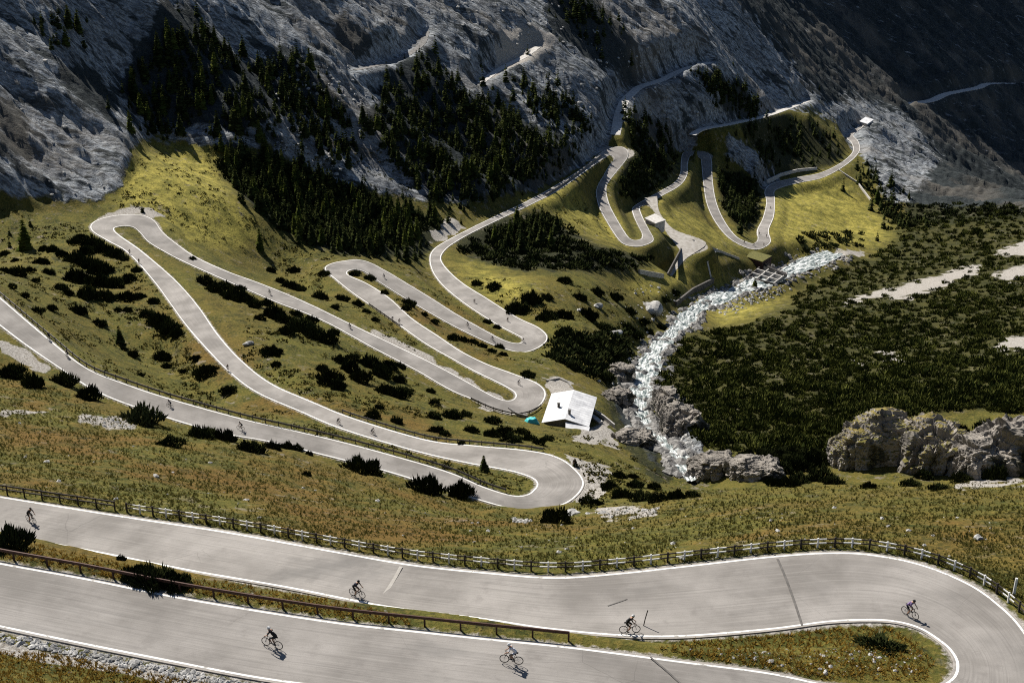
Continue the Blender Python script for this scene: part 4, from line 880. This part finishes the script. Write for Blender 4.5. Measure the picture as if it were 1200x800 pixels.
wall([(982,200),(1005,215),(1020,235)], 1.0, .6, 'concrete', 'thin pale wall edging the end of the far bright meadow')
wall([(640,447),(655,444),(666,449),(672,457)], .35, .3, 'masonry', 'low curved stone wall round the lay-by behind the house')
wall([(596,480),(606,487),(618,490)], .8, .4, 'masonry', 'low dark stone wall at the outer edge of the bend by the teal tarpaulin')
wall([(500,468-25),(512,456)], .5, .3, 'concrete', 'short pale kerb wall at the tip of the gravel lay-by') if False else None
# gallery over the road
def bld(name, base_px, z, walls_h, lab, cat, roof=None, wall_m='concrete', roof_m='concrete', over=.4, th=.35, below=3.):
    B = at_z([p[0] for p in base_px], [p[1] for p in base_px], z); c = B.mean(0); t = empty(name, tuple(c), label=lab, cat=cat); q = B-c
    obj('wall', MB().prism(q[:, :2], -below, walls_h).mesh('wall', M[wall_m]), t)
    o2 = q[:, :2]*(1+over/np.linalg.norm(q[:, :2], axis=1))[:, None]
    obj('roof', MB().prism(o2, walls_h+.003, walls_h+th).mesh('roof', M[roof_m]), t); return t, q, c
gh = hit([762],[264])[0]
t, qg, cg = bld('avalanche_gallery', [(756,262),(768,268),(779,264),(767,257)], gh[2]-.4, 2.3, 'small white-roofed avalanche gallery on the road above the branch', 'gallery')
a_, b_ = qg[0], qg[1]; d_ = (b_-a_)/np.linalg.norm(b_-a_); mid_ = (a_+b_)/2; nn_ = np.array([-d_[1], d_[0], 0]); nn_ *= np.sign(np.dot(nn_, mid_))
m = MB(); m.box(Vector(mid_+nn_*.05+np.array([0,0,.9])), (np.linalg.norm(b_-a_)*.8, .16, 1.7), Matrix.Rotation(math.atan2(d_[1], d_[0]), 3, 'Z')); obj('portal', m.mesh('portal', M['glass']), t)  # dark glass slab stands in for the shade inside the gallery mouth
bh = hit([884],[300])[0]
t, q, c = bld('bridge', [(868,303),(893,311),(904,304),(878,297)], bh[2]-.8, 1.6, 'dark bridge block with a turf-covered deck over the stream', 'bridge', wall_m='brown_red', roof_m='turf', over=.1, th=.3, below=4)
# weir grid in the stream
wz = hit([895],[322])[0][2]+1.9
wp = at_z([876,906,922,892], [326,334,322,313], wz); c = wp.mean(0); t = empty('stream_weir', tuple(c), label='concrete grid weir standing in the stream below the bridge', cat='weir')
for k_ in range(4):
    f = k_/3
    for name_, a, b in (('crossbeam', wp[0]*(1-f)+wp[3]*f, wp[1]*(1-f)+wp[2]*f), ('longbeam', wp[0]*(1-f)+wp[1]*f, wp[3]*(1-f)+wp[2]*f)):
        obj(name_, MB().bar(Vector(a-c), Vector(b-c)-Vector((0,0,.0)), .55 if name_ == 'crossbeam' else .45, 2.2 if name_ == 'crossbeam' else 1.9).mesh(name_, M['dark_concrete' if k_ in (0,) else 'concrete']), t)
a, b = at_z([893,922],[309,322], wz+1.5)
t = empty('footbridge', tuple((a+b)/2), label='thin dark footbridge beside the stream weir', cat='footbridge'); cc = Vector((a+b)/2)
obj('deck', MB().bar(Vector(a)-cc, Vector(b)-cc, 1.4, .25).mesh('deck', M['galv']), t)
for sgn in (-1, 1):
    dd = Vector(b-a).normalized(); nn = Vector((-dd.y, dd.x, 0))*.65*sgn
    obj('railing', MB().bar(Vector(a)-cc+nn+Vector((0,0,1.1)), Vector(b)-cc+nn+Vector((0,0,1.1)), .08, .1).bar(Vector(a)-cc+nn+Vector((0,0,.6)), Vector(b)-cc+nn+Vector((0,0,.6)), .06, .08).mesh('railing', M['galv']), t)
# far small refuge on the end of the valley road
fh = hit([1014],[143])[0]
t, q, c = bld('roadside_hut', [(1007,147),(1016,150),(1023,145),(1014,142)], fh[2], 2.6, 'tiny white hut at the far end of the lit valley road', 'hut', roof_m='roof')
# ================================================================== the white-roofed house
zr, ze = -157.4, -158.9
C = {k_: at_z(*v) for k_, v in {'rf': (661.9,490.6,zr), 'rb': (672.5,456.5,zr)}.items()}
rf, rb = C['rf'], C['rb']; dr = rb-rf; dr[2] = 0; Lr = np.linalg.norm(dr); dr /= Lr; nr = np.array([dr[1], -dr[0], 0])   # nr points right
lf, lb = at_z(636.3,491,ze), at_z(646.9,458.1,ze); r_f, r_b = at_z(695.3,496,ze), at_z(695.6,465.6,ze)
wl = abs(np.dot((lf+lb)/2-(rf+rb)/2, nr)); wr = abs(np.dot((r_f+r_b)/2-(rf+rb)/2, nr)); wl = min(max(wl, 4.5), 7); wr = min(max(wr, 4.5), 7.5)
gz = -161.95
hc = np.array([*(rf+dr*Lr/2)[:2], gz]); house = empty('stone_house', tuple(hc), math.atan2(dr[1], dr[0]), label='low house with a wide white metal gable roof beside the hairpin', cat='house')
hl = Lr/2; zE = ze-gz; zR = zr-gz
# local frame: x along the ridge (away), y to the left of it
m = MB(); wi = .5
prof = [(-wr+wi, -3), (wl-wi, -3), (wl-wi, zE-.15), (0, zR-.25), (-wr+wi, zE-.15)]
vs = [[m.bm.verts.new((x, y, z)) for y, z in prof] for x in (-hl+wi, hl-wi)]
m.bm.faces.new(vs[0]); m.bm.faces.new(vs[1][::-1])
for i in range(5): m.bm.faces.new((vs[0][i], vs[1][i], vs[1][(i+1) % 5], vs[0][(i+1) % 5]))
obj('wall', m.mesh('wall', M['plaster']), house)
def slope(y0, z0, y1, z1, x0, x1, name, mat):
    m = MB(); th = .16; a = [m.bm.verts.new(p) for p in ((x0,y0,z0),(x1,y0,z0),(x1,y1,z1),(x0,y1,z1))]; b = [m.bm.verts.new((p.co.x, p.co.y, p.co.z-th)) for p in a]
    m.bm.faces.new(a); m.bm.faces.new(b[::-1])
    for i in range(4): m.bm.faces.new((a[i], b[i], b[(i+1) % 4], a[(i+1) % 4]))
    n_ = 14
    for i in range(1, n_):
        x = x0+(x1-x0)*i/n_; m.bar((x,y0,z0+.005),(x,y1,z1+.005), .05, .035)
    return obj(name, m.mesh(name, mat), house)
rl = slope(.005, zR, wl, zE, -hl, hl, 'roof', M['roof']); rr = slope(-.005, zR, -wr, zE-.1, -hl, hl, 'roof', M['roof'])
obj('porch_roof', MB().prism([(-hl-4.5,-wr-.2),(-hl-.01,-wr-.2),(-hl-.01,-.2),(-hl-4.5,-.8)], [zE-.65,zE-.3,zR-.9,zR-1.2], [zE-.5,zE-.15,zR-.75,zR-1.05]).mesh('porch_roof', M['roof']), house)
for x in (-hl-4.2,): 
    for y in (-wr+.2, -1.2): obj('porch_post', MB().box((x,y,(zE-.6)/2-.5), (.2,.2,zE+.4)).mesh('porch_post', M['dark_wood']), house)
for y, x in ((wl*.45, -hl*.1), (-wr*.12, -hl*.62)):
    z_ = zR-(zR-zE)*abs(y)/(wl if y > 0 else wr)
    obj('chimney', MB().box((x,y,z_+.35), (.55,.55,1.3)).box((x,y,z_+1.06), (.75,.75,.12)).mesh('chimney', M['dark_concrete']), rl if y > 0 else rr)
for y in (wl*.25, wl*.62):
    f = obj('window', MB().box((-hl+wi-.03, y, 1.5), (.08, 1.0, .9)).mesh('window', M['dark_wood']), house); obj('pane', MB().box((-hl+wi-.085, y, 1.5), (.03, .84, .74)).mesh('pane', M['glass']), f)
d = obj('door', MB().box((-hl+wi-.03, -wr*.45, .95), (.09, 1.0, 2.0)).mesh('door', M['dark_wood']), house); obj('handle', MB().box((-hl+wi-.11, -wr*.45+.38, .95), (.05,.05,.16)).mesh('handle', M['galv']), d)
# ramp beside the house
wall([(697,484),(708,491),(720,501)], 1.0, .35, 'concrete', 'white parapet of the ramp right of the house', 'parapet')
wall([(692,487),(704,496)], .5, 1.2, 'concrete', 'pale concrete slab along the ramp right of the house', 'concrete_slab')
# teal tarpaulin stretched over a low stack
p = hit([623],[495])[0]; m = MB()
bmesh.ops.create_grid(m.bm, x_segments=14, y_segments=10, size=1)
for v in m.bm.verts:
    x, y = v.co.x, v.co.y; r2 = max(abs(x), abs(y)); v.co = Vector((x*1.7, y*1.2, 1.25*(1-smooth(np.array((r2-.55)/.45)))+.10*math.sin(x*7+y*3)+.05*math.sin(y*9)))
    v.co.z = float(v.co.z)
bmesh.ops.solidify(m.bm, geom=m.bm.faces[:], thickness=.03)
tag(obj('tarpaulin', m.mesh('tarpaulin', M['teal'], smooth_=True), None, p+np.array([0,0,-.05]), .3), 'teal tarpaulin draped over a low stack left of the house', 'tarpaulin')
# ================================================================== cyclists
def cyc_meshes():
    B = {}; rh, fhb, rad = (-.49,0,.335), (.50,0,.335), .335
    circ = lambda c, r, n: [(c[0]+math.cos(2*math.pi*i/n)*r, c[1], c[2]+math.sin(2*math.pi*i/n)*r) for i in range(n)]
    B['tyre'] = MB().tube(circ((0,0,0), rad-.015, 28), .017, 6, True).mesh('tyre', M['k_black'], smooth_=True)
    B['rim'] = MB().tube(circ((0,0,0), rad-.045, 28), .013, 5, True).mesh('rim', M['k_dark'], smooth_=True)
    m = MB().tube([(0,-.05,0),(0,.05,0)], .022, 8)
    for i in range(14): a = 2*math.pi*i/14; m.tube([(0,(-1)**i*.03,0),(math.cos(a)*(rad-.05),0,math.sin(a)*(rad-.05))], .0022, 3)
    B['spokes'] = m.mesh('spokes', M['k_steel'])
    bb, st, hd, hb = (-.08,0,.28), (-.24,0,.80), (.36,0,.83), (.41,0,.66)
    m = MB().tube([bb, st], .017).tube([st, (.355,0,.80)], .016).tube([bb, hb], .021).tube([(.35,0,.87), hb], .020).tube([hb, (.46,0,.50), fhb], .014)
    for s in (-1,1): m.tube([(-.24,.02*s,.79), (-.49,.05*s,.335), (-.08,.03*s,.28)], .010); m.tube([hb, (.47,.045*s,.52), (.50,.05*s,.335)], .009)
    B['frame'] = m.mesh('frame', M['k_frame'])
    B['handlebar'] = MB().tube([(.36,0,.87),(.43,0,.91)], .016).tube([(.43,-.21,.91),(.43,.21,.91)], .014).tube([(.43,.21,.91),(.50,.21,.90),(.53,.21,.84),(.50,.21,.78),(.44,.21,.77)], .014).tube([(.43,-.21,.91),(.50,-.21,.90),(.53,-.21,.84),(.50,-.21,.78),(.44,-.21,.77)], .014).mesh('handlebar', M['k_black'])
    B['saddle'] = MB().tube([(-.42,0,.955),(-.33,0,.96),(-.20,0,.95),(-.13,0,.945)], [.055,.065,.032,.02], 8).tube([st, (-.28,0,.93)], .014).mesh('saddle', M['k_black'])
    m = MB().tube([(-.08,-.05,.28),(-.08,.05,.28)], .045, 10)
    m.tube([(-.08,.06,.28),(.02,.08,.42)], .011).tube([(-.08,-.06,.28),(-.18,-.08,.14)], .011).box((.02,.12,.42), (.09,.08,.02)).box((-.18,-.12,.14), (.09,.08,.02)); m.tube(circ((-.08,-.045,.28), .095, 18), .008, 4, True)
    B['crankset'] = m.mesh('crankset', M['k_steel'])
    # rider: one skinned figure
    J = {}; V = []; E = []; Rd = []
    def add(n, p, r, par=None):
        J[n] = len(V); V.append(p); Rd.append(r)
        if par: E.append((J[par], J[n]))
    add('pelvis', (-.27,0,1.00), (.135,.15)); add('waist', (-.12,0,1.13), (.115,.145), 'pelvis'); add('chest', (.06,0,1.26), (.125,.165), 'waist'); add('upper', (.15,0,1.32), (.10,.14), 'chest'); add('neck', (.23,0,1.39), (.055,.055), 'upper'); add('head', (.29,0,1.47), (.088,.078), 'neck'); add('crown', (.29,0,1.56), (.075,.07), 'head'); add('chin', (.36,0,1.42), (.042,.04), 'head'); add('nose', (.395,0,1.485), (.014,.014), 'head')
    for s, sn in ((1,'l'),(-1,'r')):
        add('sh'+sn, (.15,.19*s,1.31), (.062,.062), 'upper'); add('el'+sn, (.25,.25*s,1.09), (.045,.045), 'sh'+sn); add('wr'+sn, (.41,.215*s,.965), (.028,.030), 'el'+sn); add('palm'+sn, (.46,.212*s,.945), (.026,.036), 'wr'+sn)
        for f_ in range(4):
            y = (.212+(f_-1.5)*.022)*s; add(f'k{f_}'+sn, (.500,y,.945-.004*f_), (.0095,.0095), 'palm'+sn); add(f't{f_}'+sn, (.512-.006*(f_ == 3),y,.905), (.0085,.0085), f'k{f_}'+sn); add(f'u{f_}'+sn, (.490,y,.888), (.007,.007), f't{f_}'+sn)
        add('th1'+sn, (.465,.175*s,.93), (.011,.011), 'palm'+sn); add('th2'+sn, (.488,.178*s,.900), (.009,.009), 'th1'+sn)
        hi = s > 0
        add('hip'+sn, (-.24,.10*s,.96), (.098,.098), 'pelvis'); add('mid'+sn, (-.02 if hi else -.12,.105*s,.86 if hi else .76), (.083,.083), 'hip'+sn)
        add('kn'+sn, (.17 if hi else .05,.105*s,.77 if hi else .58), (.060,.060), 'mid'+sn); add('calf'+sn, (.09 if hi else -.05,.11*s,.62 if hi else .41), (.055,.055), 'kn'+sn); add('an'+sn, (-.02 if hi else -.20,.115*s,.47 if hi else .20), (.036,.036), 'calf'+sn); add('toe'+sn, (.08 if hi else -.10,.12*s,.435 if hi else .15), (.032,.036), 'an'+sn)
    me = bpy.data.meshes.new('body'); me.from_pydata(V, E, []); o = bpy.data.objects.new('body', me); COL.objects.link(o)
    o.modifiers.new('s', 'SKIN'); 
    for i, r in enumerate(Rd): me.skin_vertices[0].data[i].radius = r
    me.skin_vertices[0].data[0].use_root = True
    sb = o.modifiers.new('d', 'SUBSURF'); sb.levels = sb.render_levels = 1
    ev = o.evaluated_get(bpy.context.evaluated_depsgraph_get()); body = bpy.data.meshes.new_from_object(ev); bpy.data.objects.remove(o)
    body.name = 'body'; n = len(body.polygons); body.polygons.foreach_set('use_smooth', [True]*n); mi = []
    for pl in body.polygons:
        c = pl.center; leg = c.z < .93 and abs(c.y) > .03 and c.x < .25 and not (c.x > .2 and c.z > .82)
        if c.z > 1.40 or (c.x > .22 and c.z > 1.36 and abs(c.y) < .12): k_ = 2
        elif c.x > .20 and c.z < 1.15 and abs(c.y) > .13 and c.z > .80: k_ = 2
        elif leg and c.z > .68: k_ = 1
        elif leg: k_ = 2 if c.z > .27 and not (c.y > 0 and c.z < .52) else 3
        elif c.x < -.20 and c.z < 1.02: k_ = 1
        else: k_ = 0
        mi.append(k_)
    body.polygons.foreach_set('material_index', mi)
    B['body'] = body; B['mi'] = mi
    m = MB().ball((.285,0,1.535), (.135,.105,.095), 14, Matrix.Rotation(.25, 3, 'Y')); bmesh.ops.bisect_plane(m.bm, geom=m.bm.verts[:]+m.bm.edges[:]+m.bm.faces[:], plane_co=(.285,0,1.505), plane_no=(-.15,0,1), clear_inner=True)
    for y in (-.05,0,.05): m.tube([(.17,y,1.575),(.24,y,1.632),(.33,y,1.632),(.39,y,1.585)], .012, 5)
    B['helmet'] = m.mesh('helmet', None, smooth_=True)
    B['sunglasses'] = MB().tube([(.325,-.082,1.50),(.372,-.05,1.50),(.385,0,1.505),(.372,.05,1.50),(.325,.082,1.50)], .017, 6).mesh('sunglasses', M['k_black'])
    for nm, (x, y, z) in (('lshoe', (.04,.12,.435)), ('rshoe', (-.14,-.12,.155))):
        B[nm] = MB().ball((x,y,z), (.135,.048,.045), 10, Matrix.Rotation(.30, 3, 'Y')).mesh('shoe', M['k_white'] if nm == 'x' else M['k_dark'], smooth_=True)
    return B
M['k_black'] = new_mat('black_rubber', (.008,.008,.008), .7); M['k_dark'] = new_mat('dark_carbon', (.015,.015,.016), .4); M['k_steel'] = new_mat('bright_steel', (.25,.25,.26), .35, .8)
M['k_frame'] = new_mat('black_frame_paint', (.012,.012,.013), .35); M['k_white'] = new_mat('white_kit', (.7,.7,.7), .7); M['skin'] = noisy_mat('tanned_skin', (.30,.17,.11), (.36,.21,.14), 9., .6, 0)
M['socks'] = new_mat('black_socks', (.03,.03,.03), .9); M['shorts'] = noisy_mat('black_lycra', (.010,.010,.011), (.02,.02,.022), 20., .6, 0)
KIT = {'black': ((.012,.012,.014), (.02,.02,.022)), 'white': ((.62,.60,.64), (.74,.73,.76)), 'purple': ((.10,.05,.16), (.32,.24,.42)), 'navy': ((.015,.018,.035), (.03,.035,.06)), 'red': ((.22,.02,.02), (.3,.04,.03)), 'grey': ((.12,.12,.13), (.2,.2,.21))}
for k_, (a, b) in KIT.items(): M['jersey_'+k_] = noisy_mat('jersey_'+k_, a, b, 7. if k_ == 'purple' else 14., .8, .1)
CY = cyc_meshes()
BODY = {}; HELM = {}
for k_ in KIT:
    b_ = CY['body'].copy(); b_.materials.clear()
    for mm in ('jersey_'+k_, 'shorts', 'skin', 'socks'): b_.materials.append(M[mm])
    b_.polygons.foreach_set('material_index', CY['mi']); BODY[k_] = b_
for k_ in ('black', 'white'):
    h_ = CY['helmet'].copy(); h_.materials.clear(); h_.materials.append(M['k_white' if k_ == 'white' else 'k_dark']); HELM[k_] = h_
RC = np.concatenate([np.c_[((ROADS[k_][0]+ROADS[k_][1])/2)] for k_ in ('fg', 'main')]); RT = np.concatenate([np.gradient((ROADS[k_][0]+ROADS[k_][1])/2, axis=0) for k_ in ('fg', 'main')])
NFG = len(ROADS['fg'][0]); UPS = np.concatenate([np.ones(NFG), -np.ones(len(RC)-NFG)])
def blab(s):
    w_ = ('bicycle under the '+s.replace(' riding', '')).split(); return ' '.join(w_[:16])
def cyclist(px, py, jersey, helmet, lab, gr=None, turn=0., lean=0., full=True, down=False, extra=None):
    # the road is flat across: find the nearest centre point on screen, stand on its height
    qx, qy = proj(*RC.T); i = int(np.argmin((qx-px)**2+((qy-py)*2.)**2)); z = RC[i, 2]+.052
    p = at_z(px, py, z); d = RT[i]*UPS[i]*(-1 if down else 1); rz = math.atan2(d[1], d[0])+turn; pitch_ = -math.atan2(d[2], math.hypot(d[0], d[1]))
    bike = empty('bicycle', tuple(p), label=blab(lab), cat='bicycle', group='road bicycles on the pass'); per = empty('person', tuple(p), label=lab, cat='person', group='cyclists on the pass road')
    for e_ in (bike, per): e_.rotation_euler = (lean, pitch_, rz)
    per.rotation_mode = bike.rotation_mode = 'XYZ'
    for w_ in ((-.49,0,.335), (.50,0,.335)):
        wh = obj('wheel', CY['tyre'], bike, w_)
        if full: obj('rim', CY['rim'], wh); obj('spokes', CY['spokes'], wh)
    for n_ in ('frame', 'handlebar', 'saddle', 'crankset'): obj(n_, CY[n_], bike)
    obj('body', BODY[jersey], per); obj('helmet', HELM[helmet], per)
    if full:
        obj('sunglasses', CY['sunglasses'], per); obj('shoe', CY['lshoe'], per); obj('shoe', CY['rshoe'], per)
    return per
cyclist(319,758, 'black','white','cyclist in black with white patches riding left on the lowest road, left of two', turn=-.22)
cyclist(599,777, 'white','white','cyclist in a white jersey riding left on the lowest road at centre', turn=-.05)
cyclist(419,699, 'navy','black','cyclist in dark navy riding right at the verge above the rust brown guardrail', turn=-.12)
cyclist(738,741, 'black','white','cyclist in black with a white helmet beside the end of the rust brown guardrail', turn=.03)
cyclist(1066,722, 'purple','black','cyclist in a purple jersey rounding the inside of the nearest hairpin', turn=-.12)
cyclist(37,612, 'black','black','cyclist in black passing behind the big bush at the left edge', turn=-.25)
for px, py, j, h, lab in [(57,398,'black','black','small dark cyclist climbing the lower road leg at far left, leading a pair'),(79,419,'black','black','small dark cyclist following the leader on the lower road leg at far left'),
  (199,477,'navy','black','small cyclist beside the guardrail above the large grey-green bush'),(282,503,'black','black','small cyclist on the lower road just above the joined dark bushes'),
  (437,509,'grey','black','small cyclist in grey at the middle of the leg below the orange grass'),(397,497,'black','white','small cyclist close to the left of the grey rider on the lower hairpin leg'),
  (267,434,'black','black','lone small cyclist on the long leg below the left hairpin'),(163,309,'black','black','small cyclist just below the left hairpin, lower of two'),(152,298,'navy','black','small cyclist just below the left hairpin, upper of two'),
  (316,345,'grey','black','lone small cyclist on the straight leg right of the left hairpin'),(608,451,'grey','black','small cyclist on the bend left of the white-roofed house'),(468,379,'black','black','tiny cyclist on the middle leg, right of two riding close'),(460,376,'navy','white','tiny cyclist on the middle leg, left of two riding close'),
  (548,383,'black','black','tiny cyclist on the leg between the middle hairpins, upper road'),(450,326,'grey','black','tiny cyclist near the top left middle hairpin'),(556,355,'black','white','tiny cyclist coming round below the middle bend'),(595,377,'navy','black','tiny cyclist approaching the middle hairpin from above'),
  (577,399,'black','black','tiny cyclist leaving the middle hairpin along its lower side'),(410,385,'black','black','tiny cyclist at the narrow start of the gravel lay-by'),(613,401,'black','white','tiny cyclist at the inner tip of the middle hairpin'),(673,546,'black','black','small cyclist by the white line outside the lower hairpin')]:
    cyclist(px, py, j, h, lab, full=(py > 390))
for px, py, lab in [(883,288,'speck of a cyclist at the bottom of the far valley loop'),(890,275,'speck of a cyclist climbing the inner side of the far valley loop'),(898,278,'speck of a cyclist just right of another on the far valley loop'),(903,245,'speck of a cyclist halfway up the far valley road'),(872,285,'speck of a cyclist entering the far valley loop from the left'),(895,288,'speck of a cyclist at the outer rim of the far valley loop')]:
    cyclist(px, py, 'black', 'black', lab, full=False)
# ================================================================== light and camera
SUN_EL, SUN_AZ = math.radians(44), math.radians(-37)        # azimuth from +Y towards +X
sd = Vector((math.sin(SUN_AZ)*math.cos(SUN_EL), math.cos(SUN_AZ)*math.cos(SUN_EL), math.sin(SUN_EL)))
W_ = bpy.data.worlds.new('World'); S.world = W_; W_.use_nodes = True; nt = W_.node_tree
sky = nt.nodes.new('ShaderNodeTexSky'); sky.sky_type = 'NISHITA'; sky.sun_disc = False; sky.sun_elevation = SUN_EL; sky.sun_rotation = SUN_AZ; sky.altitude = 2000
nt.links.new(sky.outputs[0], nt.nodes['Background'].inputs[0]); nt.nodes['Background'].inputs[1].default_value = .05
l = bpy.data.lights.new('sun', 'SUN'); l.energy = 5.; l.angle = math.radians(.5); l.color = (1., .95, .87)
lo = bpy.data.objects.new('sun', l); COL.objects.link(lo); lo.rotation_euler = sd.to_track_quat('Z', 'Y').to_euler()
cam = bpy.data.cameras.new('camera'); co = bpy.data.objects.new('camera', cam); COL.objects.link(co); S.camera = co
cam.sensor_width = 36; cam.lens = F/1200*36; cam.clip_start = 1; cam.clip_end = 9000; co.rotation_euler = (math.pi/2-PITCH, 0, 0)
S.view_settings.view_transform = 'Standard'; S.view_settings.look = 'None'; S.view_settings.exposure = .75; S.view_settings.gamma = 1; S.view_settings.use_curve_mapping = False
S.cycles.max_bounces = 4; S.cycles.diffuse_bounces = 2; S.cycles.transmission_bounces = 2; S.cycles.use_denoising = False; S.cycles.filter_width = 1.1
S.cycles.use_adaptive_sampling = True
